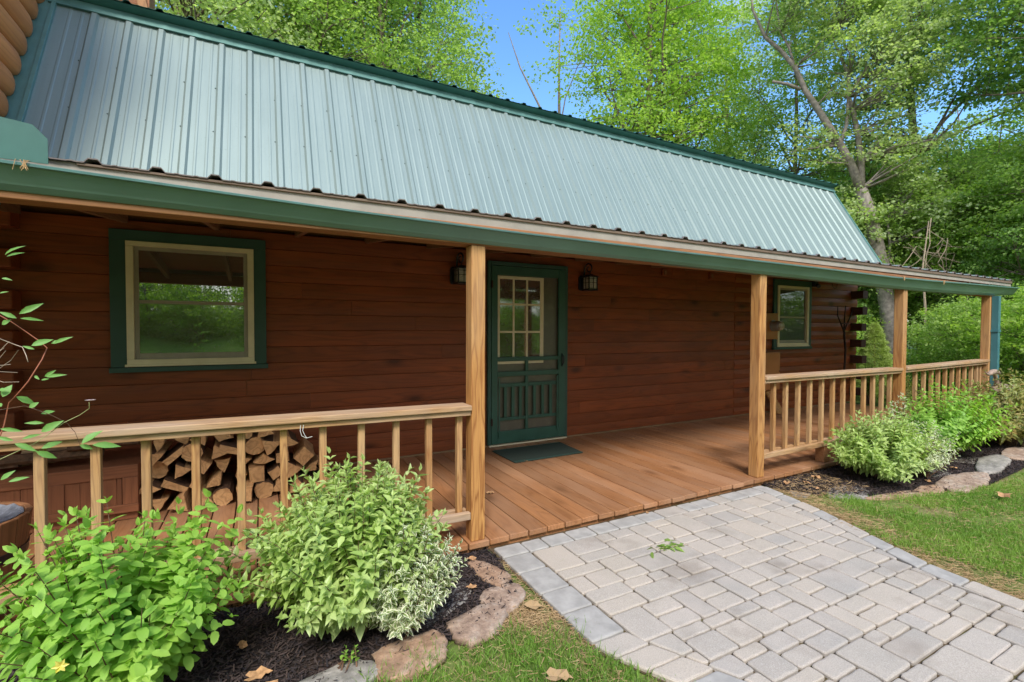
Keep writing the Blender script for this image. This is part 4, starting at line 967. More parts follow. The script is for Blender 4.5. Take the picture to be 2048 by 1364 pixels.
# ================================================================ SHRUBS
shrub('john_shrub', 'lime green broad leaved shrub with a yellow flower, in front of the firewood railing', 'shrub', (-0.44, 2.16, -0.06), (-0.45, 2.16, 0.33), (0.43, 0.36, 0.38), 170, T_ROUND, 'lf_john', 0.074, 0.58, 0.036, 41, droopy=0.05, start=0.3, updir=0.25, rr=(0.55, 1.06))
jf = bpy.data.objects['john_shrub']
fl = LB(); fc = np.array([-0.535, 1.86, 0.315])
for i in range(6):
    a = i*1.05; fl.add(T_POINT, [fc], [[math.cos(a), -0.35, math.sin(a)]], [[0.1, -1, 0.2]], 0.022, 0.6)
obj_from('flower', fl.mesh('flower', M['petal_y'], origin=tuple(jf.location)), jf)
shrub('euonymus_shrub', 'dense light green shrub between the lime shrub and the first post', 'shrub', (0.40, 2.27, -0.06), (0.345, 2.26, 0.32), (0.465, 0.36, 0.39), 380, T_POINT, 'lf_euon', 0.072, 0.50, 0.027, 42, droopy=0.15, start=0.35, rr=(0.68, 1.0), zmin=-0.5)
shrub('variegated_shrub', 'low white edged shrub at the right foot of the dense light green shrub', 'shrub', (0.56, 2.14, -0.06), (0.57, 2.12, 0.18), (0.28, 0.22, 0.27), 150, T_POINT, 'lf_euonv', 0.048, 0.48, 0.018, 43, droopy=0.25, start=0.3, zmin=-0.55, rr=(0.6, 1.05))
shrub('round_shrub', 'rounded pale and mid green shrub beside the second railing', 'shrub', (5.15, 2.28, -0.06), (5.10, 2.28, 0.22), (0.52, 0.40, 0.36), 300, T_POINT, 'lf_euon', 0.078, 0.46, 0.032, 44, droopy=0.2, start=0.35, rr=(0.6, 1.04), zmin=-0.45)
shrub('cream_shrub', 'cream edged shoots growing out of the right side of the rounded shrub', 'shrub', (5.55, 2.16, -0.06), (5.50, 2.14, 0.19), (0.36, 0.28, 0.27), 90, T_POINT, 'lf_euonv', 0.05, 0.42, 0.028, 45, start=0.35, rr=(0.7, 1.05))
shrub('lime_shrub', 'bright lime green shrub behind the rounded one', 'shrub', (6.55, 2.38, -0.06), (6.66, 2.34, 0.34), (0.80, 0.42, 0.43), 220, T_ROUND, 'lf_john', 0.075, 0.5, 0.045, 46, start=0.35, rr=(0.55, 1.06), updir=0.3)
shrub('bronze_shrub', 'olive and bronze leaved shrub under the bird ornament', 'shrub', (7.95, 2.25, -0.06), (7.95, 2.22, 0.38), (0.95, 0.50, 0.49), 230, T_POINT, 'lf_red', 0.08, 0.42, 0.05, 47, start=0.3, rr=(0.6, 1.05))
shrub('bronze_shrub', 'second bronze shrub, cut by the right edge of the picture', 'shrub', (9.5, 2.25, -0.06), (9.5, 2.25, 0.33), (0.7, 0.5, 0.42), 120, T_POINT, 'lf_red', 0.08, 0.42, 0.055, 48, start=0.3, rr=(0.6, 1.05))
# tall thin shoots by the third post and a seedling in the mulch
shrub('seedling', 'tiny seedling in the black mulch below the dense shrub', 'plant', (0.31, 2.01, -0.06), (0.31, 2.0, 0.0), (0.03, 0.03, 0.035), 5, T_ROUND, 'lf_john', 0.028, 0.6, 0.02, 49)
for i, (x, y, h) in enumerate([(5.72, 2.46, 0.58), (5.98, 2.48, 0.62)]):
    shrub('shoot', ['thin pale leafy shoot left of the third post', 'taller pale leafy shoot in front of the third post'][i], 'plant', (x, y, -0.06), (x, y, h-0.1), (0.06, 0.06, 0.16), 10, T_POINT, 'lf_euonv', 0.06, 0.4, 0.05, 60+i, 'shoots by the third post', zmin=0, start=0.3)

# dwarf spruce cone
def spruce():
    r_ = thing('dwarf_spruce', 'small cone shaped yellow green spruce at the cabin corner', 'conifer', (10.95, 5.05, -0.1))
    rs = np.random.RandomState(4); n = 5200; h = rs.rand(n)**1.35; H = 1.42; R_ = 0.43
    prof = R_*(1-h)**0.62*(0.88+0.12*np.sin(h*70)+0.10*rs.rand(n)); prof = np.minimum(prof, R_)
    an = rs.rand(n)*6.283; prof = prof*(1+0.07*np.sin(an*7+h*30))
    P = np.stack([10.95+prof*np.cos(an)*rs.uniform(.8, 1, n), 5.05+prof*np.sin(an)*rs.uniform(.8, 1, n), 0.02+h*H], 1)
    D0 = np.stack([np.cos(an), np.sin(an), np.full(n, 0.55)], 1)
    lb = LB()
    for k in range(7):
        lb.add(T_QUAD, P+rs.normal(size=P.shape)*0.012, unit(D0+rs.normal(size=P.shape)*0.6), unit(rs.normal(size=P.shape)+[0, 0, .6]), 0.042*rs.uniform(.7, 1.2, n), 0.20)
    obj_from('foliage', lb.mesh('foliage', M['lf_fir'], origin=tuple(r_.location)), r_)
    mb = MB(); mb.tube([(10.95, 5.05, -0.1), (10.95, 5.05, 1.2)], [0.04, 0.01]); mb.build('trunk', M['twig'], r_)
spruce()
shrub('barberry', 'small rusty leaved bush beyond the railing under the spruce', 'shrub', (10.4, 4.4, -0.08), (10.4, 4.4, 0.2), (0.4, 0.35, 0.32), 90, T_QUAD, 'lf_red', 0.05, 0.6, 0.035, 71)
shrub('leafy_weed', 'small bluish green weed at the foot of the cabin corner', 'plant', (10.15, 4.75, -0.08), (10.15, 4.75, 0.55), (0.14, 0.14, 0.35), 40, T_ROUND, 'lf_tree', 0.05, 0.6, 0.04, 72)

# ================================================================ GROUND COVER
def inpoly(P, poly):
    x, y = P[:, 0], P[:, 1]; c = np.zeros(len(P), bool); n = len(poly)
    for i in range(n):
        (x1, y1), (x2, y2) = poly[i], poly[i-1]
        m_ = ((y1 > y) != (y2 > y)) & (x < (x2-x1)*(y-y1)/(y2-y1+1e-12)+x1); c ^= m_
    return c
def vnoise(P, s, seed):
    rs = np.random.RandomState(seed); v = np.zeros(len(P))
    for k in range(6):
        a = rs.rand()*6.28; f = s*(0.6+rs.rand()*1.4); v += np.sin(P[:, 0]*f*math.cos(a)+P[:, 1]*f*math.sin(a)+rs.rand()*6.28)
    return v/3
EX = np.vectorize(edgeX)
lawnL = [(1.80, -0.6), (1.80, 0.72), (1.262, 1.6), (1.262, 2.12), (1.1, 1.98), (0.9, 1.90), (0.55, 1.87), (0.1, 1.84), (-0.4, 1.8), (-1.5, 1.7), (-1.5, -0.6)]
rs = np.random.RandomState(77)
def blades(P, h, w_, lb, T=T_BLADE, lean=0.45, mi=0):
    n = len(P); P3 = np.column_stack([P, np.full(n, GZ-0.002)])
    D = unit(rs.normal(size=(n, 3))*[lean, lean, 0.1]+[0, 0, 1]); lb.add(T, P3, D, unit(rs.normal(size=(n, 3))*[1, 1, 0.1]), h, w_/h, mi)
lb = LB()
P = rs.uniform([-1.5, -0.6], [1.80, 2.12], (76000, 2)); P = P[inpoly(P, lawnL)]
k = vnoise(P, 9, 1)+0.5*vnoise(P, 25, 2)+np.clip((1.262-P[:, 0])*3.5+np.clip(1.6-P[:, 1], 0, 1)*2, 0, 1.2)-0.55; P = P[k+rs.normal(size=len(P))*0.35 > -0.1]
blades(P, rs.uniform(0.03, 0.065, len(P)), rs.uniform(0.003, 0.0052, len(P)), lb)
P = rs.uniform([3.45, -1.5], [9.5, 2.3], (240000, 2)); dist = P[:, 0]-EX(P[:, 1])
bl = [(3.98, 2.6), (4.15, 2.28), (4.6, 2.0), (5.1, 1.84), (5.8, 1.70), (6.6, 1.74), (7.6, 1.81), (9.6, 1.86), (9.6, -1.5), (3.4, -1.5), (3.4, 2.6)]
ok = inpoly(P, bl) & (dist > 0.02); P = P[ok]; dist = dist[ok]
k = vnoise(P, 6, 3)+0.5*vnoise(P, 19, 4)+np.clip(dist*4.0, 0, 1.7)-1.12; P = P[k+rs.normal(size=len(P))*0.3 > 0.0]
blades(P, rs.uniform(0.028, 0.06, len(P)), rs.uniform(0.003, 0.0052, len(P)), lb)
P = rs.uniform([9, -4], [18, 6], (26000, 2)); P = P[(P[:, 0] > 11) | (P[:, 1] < 1.8)]
blades(P, rs.uniform(0.05, 0.16, len(P)), rs.uniform(0.008, 0.016, len(P)), lb)
tag(obj_from('grass', lb.mesh('grass', M['grass'])), 'short bright lawn grass on both sides of the paver path', 'grass', kind='stuff')
# lush tufts along the path
lb = LB()
for (x, y, n, r_) in [(1.22, 1.50, 130, .05), (1.16, 1.72, 160, .07), (0.62, 1.90, 120, .05), (1.0, 1.75, 150, .06), (4.1, 1.95, 200, .08), (3.98, 1.62, 150, .06), (1.30, 1.22, 120, .05), (4.25, 1.35, 160, .08), (4.5, 1.0, 200, .1), (0.4, 1.87, 90, .05)]:
    P = rs.normal(size=(n, 2))*r_+[x, y]; blades(P, rs.uniform(0.04, 0.08, n), rs.uniform(.0025, .004, n), lb, lean=0.5)
tag(obj_from('grass_tufts', lb.mesh('grass_tufts', M['grass'])), 'longer grass tufts along the path edges', 'grass', kind='stuff')
# straw thatch
lb = LB()
def lay(P, l, w_, T, lb, z=0.004, tilt=0.12):
    n = len(P); a = rs.rand(n)*6.28; D = np.stack([np.cos(a), np.sin(a), rs.normal(size=n)*tilt], 1)
    lb.add(T, np.column_stack([P, GZ+z+rs.rand(n)*0.008]), D, unit(rs.normal(size=(n, 3))*0.3+[0, 0, 1]), l, w_/l)
P = rs.uniform([3.4, -1.5], [6.0, 2.6], (110000, 2)); dd = P[:, 0]-EX(P[:, 1]); P = P[inpoly(P, bl) & (dd > 0.003) & (dd < 0.02+np.abs(rs.normal(size=len(P)))*0.20)]
lay(P, rs.uniform(0.02, 0.07, len(P)), rs.uniform(.0015, .003, len(P)), T_CHIP, lb)
P = rs.uniform([0.7, -0.6], [1.27, 2.5], (9000, 2)); P = P[(1.27-P[:, 0]) < 0.02+np.abs(rs.normal(size=len(P)))*0.12]; P = np.concatenate([P, rs.normal(size=(900, 2))*[0.1, 0.07]+[1.12, 1.97]])
lay(P, rs.uniform(0.02, 0.06, len(P)), rs.uniform(.0015, .003, len(P)), T_CHIP, lb)
P = rs.uniform([3.6, -1], [9, 2.0], (16000, 2)); P = P[inpoly(P, bl)]; lay(P, rs.uniform(0.02, 0.06, len(P)), rs.uniform(.0015, .0025, len(P)), T_CHIP, lb, 0.02)
P = rs.uniform([-1, 0], [1.25, 2.0], (7000, 2)); P = P[inpoly(P, lawnL)]; lay(P, rs.uniform(0.02, 0.05, len(P)), rs.uniform(.0015, .0025, len(P)), T_CHIP, lb, 0.018)
P = rs.uniform([3.98, 2.2], [4.7, 2.66], (700, 2)); lay(P, rs.uniform(0.02, 0.06, len(P)), rs.uniform(.002, .004, len(P)), T_CHIP, lb, 0.02)
tag(obj_from('straw', lb.mesh('straw', M['straw'])), 'dry straw and dead grass along the edges of the path', 'straw', kind='stuff')
# mulch chips
lb = LB()
P = np.concatenate([rs.uniform([-2.2, 1.7], [1.26, 2.72], (30000, 2)), ]); P = P[inpoly(P, bedL)]
P2_ = rs.uniform([3.96, 1.75], [9.2, 2.72], (34000, 2)); P2_ = P2_[inpoly(P2_, bedR)]; P = np.concatenate([P, P2_])
lay(P, rs.uniform(0.012, 0.04, len(P)), rs.uniform(.003, .008, len(P)), T_CHIP, lb, 0.012, 0.35)
tag(obj_from('mulch_chips', lb.mesh('mulch_chips', M['chips'])), 'black shredded bark mulch in the planting beds', 'mulch', kind='stuff')
# moss and weeds in the joints
lb = LB()
for (x, y, n, r_) in [(1.72, 2.02, 40, .014), (1.58, 2.33, 25, .010), (2.45, 2.63, 30, .012), (3.28, 2.28, 25, .01), (2.0, 2.55, 18, .01), (1.6, 1.85, 14, .01), (2.9, 2.1, 20, .012), (3.3, 1.9, 18, .01)]:
    P = rs.normal(size=(n, 2))*r_+[x, y]; blades(P, rs.uniform(0.012, 0.035, n), rs.uniform(.002, .0035, n), lb, lean=0.8)
tag(obj_from('joint_weeds', lb.mesh('joint_weeds', M['grass'])), 'tiny weeds sprouting in the paver joints', 'weeds', kind='stuff')
# ================================================================ THINGS ON THE PORCH
def lantern(x, label):
    r_ = thing('wall_lantern', label, 'lantern', (x, 4.82, 1.9), 'black lanterns beside the door')
    y = 4.70; cx = x
    mb = MB(); mb.prism([(cx-0.075, 1.80), (cx+0.035, 1.80), (cx+0.05, 1.83), (cx+0.05, 1.95), (cx+0.035, 1.985), (cx-0.075, 1.985), (cx-0.09, 1.95), (cx-0.09, 1.83)], 'y', 4.796, 4.822); mb.build('back_plate', M['blackm'], r_, bevel=0.004)
    mb = MB(); pts = []
    for i in range(26):
        t = i/25; a = rad(200)-t*rad(480); rr = 0.062*(1-t*0.72)
        pts.append((cx-0.005+rr*math.cos(a)*0.3, y+0.02+rr*math.cos(a)*-0.95, 2.065+rr*math.sin(a)*1.15))
    pts = [(cx-0.02, 4.80, 1.96), (cx-0.018, 4.792, 2.02)]+pts
    mb.tube(pts, [0.0105]*12+[0.009]*8+[0.007]*(len(pts)-20), n=8); mb.tube([(cx, y, 1.995), (cx, y, 2.03)], 0.006); mb.build('scroll_arm', M['blackm'], r_, smooth=True)
    mb = MB(); h = 0.066
    mb.add([(cx-h-.014, y-h-.014, 1.955), (cx+h+.014, y-h-.014, 1.955), (cx+h+.014, y+h+.014, 1.955), (cx-h-.014, y+h+.014, 1.955), (cx-h-.014, y-h-.014, 1.962), (cx+h+.014, y-h-.014, 1.962), (cx+h+.014, y+h+.014, 1.962), (cx-h-.014, y+h+.014, 1.962), (cx-.015, y-.015, 1.997), (cx+.015, y-.015, 1.997), (cx+.015, y+.015, 1.997), (cx-.015, y+.015, 1.997)],
        [(3, 2, 1, 0), (0, 1, 5, 4), (1, 2, 6, 5), (2, 3, 7, 6), (3, 0, 4, 7), (4, 5, 9, 8), (5, 6, 10, 9), (6, 7, 11, 10), (7, 4, 8, 11), (8, 9, 10, 11)]); mb.build('cap', M['blackm'], r_, bevel=0.002)
    mb = MB(); b = 0.006
    for sx in (-1, 1):
        for sy in (-1, 1): mb.box(cx+sx*(h-b)-b, cx+sx*(h-b)+b, y+sy*(h-b)-b, y+sy*(h-b)+b, 1.815, 1.954)
    for s_ in (-1, 1):
        mb.box(cx-h+0.013, cx+h-0.013, y+s_*h-0.003, y+s_*h+0.003, 1.885, 1.890); mb.box(cx+s_*h-0.003, cx+s_*h+0.003, y-h+0.013, y+h-0.013, 1.885, 1.890)
        mb.box(cx-h+0.013, cx+h-0.013, y+s_*h-0.003, y+s_*h+0.003, 1.932, 1.936)
        mb.box(cx+s_*h-0.003, cx+s_*h+0.003, y-h+0.013, y+h-0.013, 1.932, 1.936)
        mb.box(cx-0.0025, cx+0.0025, y+s_*h-0.0035, y+s_*h+0.0035, 1.817, 1.953); mb.box(cx+s_*h-0.0035, cx+s_*h+0.0035, y-0.0025, y+0.0025, 1.817, 1.953)
    mb.build('cage', M['blackm'], r_)
    mb = MB(); mb.box(cx-h-.006, cx+h+.006, y-h-.006, y+h+.006, 1.795, 1.8145); mb.build('base', M['blackm'], r_, bevel=0.003)
    mb = MB(); g = h-0.009; mb.box(cx-g, cx+g, y-g, y+g, 1.816, 1.953); mb.build('glass', M['bulbglass'], r_)
    mb = MB(); mb.tube([(cx-0.02, 4.80, 1.90), (cx-0.01, y+h+0.005, 1.93)], 0.007); mb.build('bracket', M['blackm'], r_)
lantern(3.565, 'black lantern right of the green door'); lantern(1.885, 'black lantern left of the door, half hidden by the first post')
# doormat
mb = MB(); mb.add([(2.20, 4.085, 0.003), (3.03, 4.10, 0.003), (3.07, 4.60, 0.003), (2.19, 4.60, 0.003), (2.20, 4.085, 0.013), (3.03, 4.10, 0.013), (3.07, 4.60, 0.013), (2.19, 4.60, 0.013)], [(3, 2, 1, 0), (4, 5, 6, 7), (0, 1, 5, 4), (1, 2, 6, 5), (2, 3, 7, 6), (3, 0, 4, 7)])
dm = thing('doormat', 'dark green doormat in front of the screen door', 'doormat', (2.6, 4.3, 0.002)); mb.build('mat', M['mat'], dm, bevel=0.004)
mb = MB()
for a in ((2.21, 3.03, 4.092, 4.118), (2.21, 3.06, 4.572, 4.594)): mb.box(a[0], a[1], a[2]+.004, a[3], 0.0132, 0.0150)
mb.build('edge_band', M['casing'], dm)
# small brackets under the eave
for x, lab in ((4.915, 'small square wooden block high on the wall, nearer the door'), (5.85, 'small square wooden block high on the wall, nearer the second post')):
    b_ = thing('wall_block', lab, 'block', (x, 4.81, 2.1), 'small wooden blocks high on the wall'); mb = MB(); mb.box(x-0.04, x+0.04, 4.80, 4.826, 2.06, 2.155); mb.build('block', M['log'], b_, bevel=0.004); mb = MB(); mb.box(x-0.018, x+0.018, 4.786, 4.7995, 2.075, 2.13); mb.build('peg', M['rafter'], b_, bevel=0.003)
# electric meter
mt = thing('electric_meter', 'round glass electric meter on a brown box behind the second post', 'meter', (7.16, 4.82, 1.38))
mb = MB(); mb.box(6.96, 7.27, 4.70, 4.822, 1.175, 1.585); mb.build('box', M['meterbox'], mt, bevel=0.006)
mb = MB(); mb.lathe([(0.0, -0.001), (0.088, -0.001), (0.088, -0.02), (0.078, -0.022), (0.078, -0.11), (0.072, -0.118), (0.0, -0.118)][::-1], 7.14, 1.385, 28, 'y', 4.70); mb.build('collar', M['alu'], mt, smooth=False)
mb = MB(); mb.lathe([(0.0, -0.119), (0.066, -0.119), (0.067, -0.14), (0.06, -0.152), (0.03, -0.16), (0.0, -0.162)][::-1], 7.14, 1.385, 28, 'y', 4.70); mb.build('glass_dome', M['bulbglass'], mt, smooth=True)
mb = MB(); mb.box(7.085, 7.195, 4.5775, 4.5805, 1.36, 1.41); mb.box(7.10, 7.18, 4.5775, 4.5805, 1.345, 1.352); mb.build('dial', M['blackm'], mt) 
mb = MB(); mb.tube([(7.0, 4.79, 1.175), (7.0, 4.76, 1.09), (7.01, 4.79, 0.97)], 0.014); mb.build('cable', M['creamf'], mt)
pb_ = thing('utility_panel', 'plain brown panel box below the meter', 'panel box', (7.2, 4.82, 0.7)); mb = MB(); mb.box(6.98, 7.41, 4.745, 4.822, 0.36, 0.965); mb.build('box', M['meterbox'], pb_, bevel=0.006)
mb = MB(); mb.box(7.0, 7.395, 4.738, 4.7445, 0.38, 0.95); mb.build('cover', M['meterbox'], pb_, bevel=0.003); mb = MB(); mb.lathe([(0, -0.012), (0.008, -0.012), (0.008, 0)], 7.375, 0.66, 10, 'y', 4.738); mb.build('latch', M['iron'], pb_)
lb_ = thing('leaning_board', 'short tan board leaning on the wall under the panel box', 'board', (7.25, 4.6, 0)); mb = MB(); mb.add([(7.16, 4.60, 0.003), (7.33, 4.60, 0.003), (7.33, 4.63, 0.003), (7.16, 4.63, 0.003), (7.12, 4.78, 0.33), (7.25, 4.78, 0.36), (7.25, 4.81, 0.36), (7.12, 4.81, 0.33)], [(3, 2, 1, 0), (4, 5, 6, 7), (0, 1, 5, 4), (1, 2, 6, 5), (2, 3, 7, 6), (3, 0, 4, 7)]); mb.build('board', M['post'], lb_, bevel=0.003)
# small lamp or sensor by the window corner
sl = thing('flood_sensor', 'small dark wall sensor at the top right corner of the far window', 'sensor', (8.36, 4.81, 2.1)); mb = MB(); mb.box(8.33, 8.43, 4.74, 4.82, 2.06, 2.15); mb.build('housing', M['blackm'], sl, bevel=0.008); mb = MB(); mb.tube([(8.38, 4.74, 2.09), (8.36, 4.70, 2.06)], [0.03, 0.035], n=12); mb.build('lens', M['blackm'], sl)
# wooden hay fork hanging by the corner
fk = thing('hay_fork', 'old dark three tined wooden hay fork standing against the wall at the cabin corner', 'hay fork', (9.07, 4.62, 0))
mb = MB(); mb.tube([(9.08, 4.66, 0.003), (9.10, 4.66, 0.5), (9.15, 4.67, 0.97), (9.11, 4.68, 1.30)], [0.016, 0.016, 0.017, 0.018], n=8); mb.build('handle', M['iron'], fk, smooth=True)
for pts in ([(9.11, 4.68, 1.30), (8.98, 4.67, 1.45), (8.86, 4.66, 1.58), (8.83, 4.64, 1.73)], [(9.11, 4.68, 1.30), (9.09, 4.665, 1.45), (9.09, 4.66, 1.60), (9.07, 4.64, 1.75)], [(9.11, 4.68, 1.30), (9.19, 4.67, 1.43), (9.26, 4.66, 1.55), (9.30, 4.64, 1.68)]):
    mb = MB(); mb.tube(pts, [0.014, 0.012, 0.010, 0.007], n=7); mb.build('tine', M['iron'], fk, smooth=True)
mb = MB(); mb.tube([(9.0, 4.655, 1.44), (9.20, 4.655, 1.44)], 0.008); mb.build('crosspiece', M['iron'], fk)
# cable hooks on the wall
hk = thing('wire', 'thin dark loose wire hanging under the eave near the cabin corner', 'wire', (9.0, 4.8, 2.1)); mb = MB(); mb.tube([(8.9, 4.79, 2.17), (8.93, 4.78, 2.08), (8.99, 4.78, 2.05), (9.06, 4.79, 2.08), (9.09, 4.79, 2.15)], 0.004, n=5); mb.build('strand', M['iron'], hk)
# string hanging from the left rail
sg = thing('string', 'short white string dangling from the left railing', 'string', (0.15, 2.68, 0.82)); mb = MB(); mb.tube([(0.195, 2.684, 0.82), (0.19, 2.680, 0.79), (0.20, 2.678, 0.765), (0.21, 2.676, 0.75)], 0.0014, n=5)
mb.tube([(0.18, 2.682, 0.82), (0.178, 2.675, 0.79), (0.185, 2.672, 0.765), (0.205, 2.670, 0.752), (0.235, 2.668, 0.757)], 0.0014, n=5); mb.build('strand', M['string'], sg)

# chest under the window
ch = thing('storage_chest', 'long low panelled wooden chest against the wall at the left, with firewood on it', 'chest', (-1.6, 4.3, 0))
cx0, cx1, cy0, cy1, ct = -2.4, -0.755, 4.08, 4.62, 0.385
mb = MB(); mb.box(cx0, cx1, cy0+0.02, cy1, 0.06, ct-0.002); mb.build('body', M['chest'], ch)
mb = MB(); mb.box(cx0, cx1+0.002, cy0-0.003, cy0+0.0195, ct-0.085, ct); mb.box(cx0, cx1+0.002, cy0-0.003, cy0+0.0195, 0.06, 0.115); mb.build('rail', M['chestx'], ch, bevel=0.003)
for x in (cx1-0.085, cx1-0.47, cx1-0.86, cx1-1.25):
    mb = MB(); mb.box(x, x+0.085, cy0-0.001, cy0+0.0193, 0.1155, ct-0.0855); mb.build('stile', M['chest'], ch, bevel=0.003)
mb = MB(); xx = cx0
while xx < cx1-0.09: mb.box(xx+0.001, min(xx+0.094, cx1-0.09), cy0+0.008, cy0+0.0198, 0.116, ct-0.086); xx += 0.0955
mb.build('panel', M['chest'], ch)
mb = MB(); mb.box(cx0, cx1-0.01, cy0+0.03, cy1-0.02, 0.003, 0.0595); mb.build('plinth', M['chestx'], ch)
# firewood stack (ends towards the camera)
rf = random.Random(19)
def split_log(cx, cz, r, y0, y1, kind, label, rotz=0):
    if kind == 'wedge': ang = [(-8, 1.15), (60, .55), (95, 0.75), (150, .6), (188, 1.15)]; ang = [(a, q) for a, q in ang]+[(270, 0.45)]
    elif kind == 'three': ang = [(90, 1.1), (205, 1.1), (250, .62), (335, 1.1), (20, .55)]
    elif kind == 'square': ang = [(40, 1.05), (135, 1.0), (222, 1.08), (318, 1.0)]
    elif kind == 'slab': ang = [(12, 1.3), (165, 1.25), (200, 1.25), (345, 1.3)]
    else: ang = [(i*36, 1.0) for i in range(10)]
    tw = rf.uniform(0, 360) if kind not in ('slab',) else rf.uniform(-35, 45)
    poly = [(cx+r*q*rf.uniform(.9, 1.08)*math.cos(rad(a+tw)), cz+r*q*rf.uniform(.9, 1.08)*math.sin(rad(a+tw))) for a, q in sorted(ang)]
    # middle points with roughness
    P_ = []
    for i in range(len(poly)):
        a, b = Vector(poly[i]), Vector(poly[(i+1) % len(poly)]); P_ += [a, a.lerp(b, .5)+Vector((rf.uniform(-1, 1), rf.uniform(-1, 1)))*r*0.07]
    n = len(P_); ys = [y0, y0+0.012, (y0+y1)/2, y1]; V_ = []
    for j, yy in enumerate(ys):
        s_ = (0.95, 1.0, 1+rf.uniform(-.05, .05), 1.0)[j]
        V_ += [(cx+(p_.x-cx)*s_+(yy-y0)*math.tan(rotz)+rf.uniform(-.002, .002), yy+(rf.uniform(-.004, .004) if j == 0 else 0), cz+(p_.y-cz)*s_) for p_ in P_]
    fs = [(j*n+i, j*n+(i+1) % n, (j+1)*n+(i+1) % n, (j+1)*n+i) for j in range(3) for i in range(n)]
    mb = MB(); mb.cur = 1; mb.add(V_, []); mb.f = []; mb.m = []
    for q_, f in enumerate(fs): mb.f.append(list(f)); mb.m.append(1 if (q_ % n) in (0, 1) or kind == 'round' else 0)
    mb.f.append(list(range(n))[::-1]); mb.m.append(0); mb.f.append([3*n+i for i in range(n)]); mb.m.append(0)
    o = mb.build('firewood_log', [M['split'], M['barkwood']]); 
    return tag(o, label, 'firewood', 'split firewood stacked on the porch')
rows = [(0.066, -0.66, 0.40), (0.180, -0.69, 0.36), (0.292, -0.67, 0.30), (0.404, -0.69, 0.20), (0.512, -0.66, 0.02)]
rn = ['bottom', 'second', 'middle', 'fourth', 'top']; on = ['first', 'second', 'third', 'fourth', 'fifth', 'sixth', 'seventh', 'eighth', 'ninth', 'tenth', 'eleventh', 'twelfth']
dn = {'wedge': 'half round', 'three': 'three cornered', 'square': 'squarish', 'slab': 'flat slab like', 'round': 'round'}
for ri_, (z, xa, xb_) in enumerate(rows):
    n = int((xb_-xa)/0.126)
    for i in range(n+1):
        x = xa+(xb_-xa)*i/max(1, n)+rf.uniform(-.02, .02); kind = rf.choice(['wedge', 'three', 'three', 'square', 'square', 'slab', 'wedge', 'round'])
        split_log(x, z+rf.uniform(-.008, .008), rf.uniform(0.056, 0.078), 4.16+rf.uniform(-.05, .05)-0.05*(ri_ < 1), 4.56, kind, f'{dn[kind]} split log, {on[i]} from the left in the {rn[ri_]} row of the woodpile', rf.uniform(-.06, .06))
lab = ['stray split log lying on the deck at the right foot of the woodpile', 'split log leaning at the right end of the woodpile']
split_log(0.50, 0.06, 0.055, 4.2, 4.55, 'wedge', lab[0], 0.25); split_log(0.47, 0.155, 0.05, 4.25, 4.6, 'three', lab[1], -0.15)
# long pieces lying along the chest
for i in range(9):
    x0 = -1.95+0.16*i*0.9+rf.uniform(-.05, .05); l = rf.uniform(0.4, 0.6); y = 4.14+0.1*(i % 3)+rf.uniform(0, .02); z = ct+0.035+0.055*(i//3)+0.012*(i % 3)
    x1 = min(x0+l, -0.76); x0 = min(x0, x1-0.35); r_ = rf.uniform(0.028, 0.042); a = rf.uniform(-.03, .05)
    n = 7; V_ = []; prof = [(r_*rf.uniform(.6, 1.15)*math.cos(k*6.283/n), r_*rf.uniform(.6, 1.15)*math.sin(k*6.283/n)) for k in range(n)]
    for j in range(5):
        t = j/4; V_ += [(x0+(x1-x0)*t, y+p_[0]*(1+.1*math.sin(j*2+i))+0.02*t, z+p_[1]+a*t*0.5+0.004*math.sin(j*3)) for p_ in prof]
    mb = MB(); mb.add(V_, [(j*n+k, (j+1)*n+k, (j+1)*n+(k+1) % n, j*n+(k+1) % n) for j in range(4) for k in range(n)]+[list(range(n)), [4*n+k for k in range(n)][::-1]])
    tag(mb.build('firewood_stick', M['splitx'] if i % 3 else M['barkwood']), f'long split stick laid along the chest lid, {on[i]} from the left', 'firewood', 'long split sticks lying on the chest')

# barrel planter with a rope handle
bt = thing('barrel_tub', 'round wooden tub with a black band, plastic liner and rope handle, at the left edge', 'tub', (-1.21, 3.02, 0.1))
bx, by = -1.225, 3.02; n = 20
mb = MB()
for k in range(n):
    a0 = 2*math.pi*k/n+0.01; a1 = 2*math.pi*(k+1)/n-0.01
    def rg(r0, r1, z): return [(bx+r*math.cos(a), by+r*math.sin(a), z) for a in (a0, a1) for r in (r0, r1)]
    A = rg(0.20, 0.22, 0.12); B_ = rg(0.235, 0.258, 0.455)
    mb.add([A[0], A[1], A[3], A[2], B_[0], B_[1], B_[3], B_[2]], [(3, 2, 1, 0), (4, 5, 6, 7), (0, 1, 5, 4), (1, 2, 6, 5), (2, 3, 7, 6), (3, 0, 4, 7)])
mb.build('staves', M['barrel'], bt, bevel=0.003)
mb = MB(); mb.lathe([(0.2355, 0.27), (0.2415, 0.27), (0.2455, 0.31), (0.2395, 0.31)], bx, by, 36); mb.build('band', M['blackm'], bt, smooth=False)
mb = MB(); mb.lathe([(0.0, 0.12), (0.21, 0.12), (0.21, 0.123), (0.0, 0.123)], bx, by, 24); mb.build('bottom', M['barrel'], bt)
mb = MB(); rs_ = random.Random(4); nn = 36; V_ = [(bx, by, 0.385)]
for j, (r_, z) in enumerate([(0.07, 0.388), (0.14, 0.395), (0.195, 0.41), (0.228, 0.448)]):
    V_ += [(bx+r_*math.cos(6.283*k/nn), by+r_*math.sin(6.283*k/nn), z+(rs_.uniform(-.012, .014) if j < 3 else rs_.uniform(-.004, .01))) for k in range(nn)]
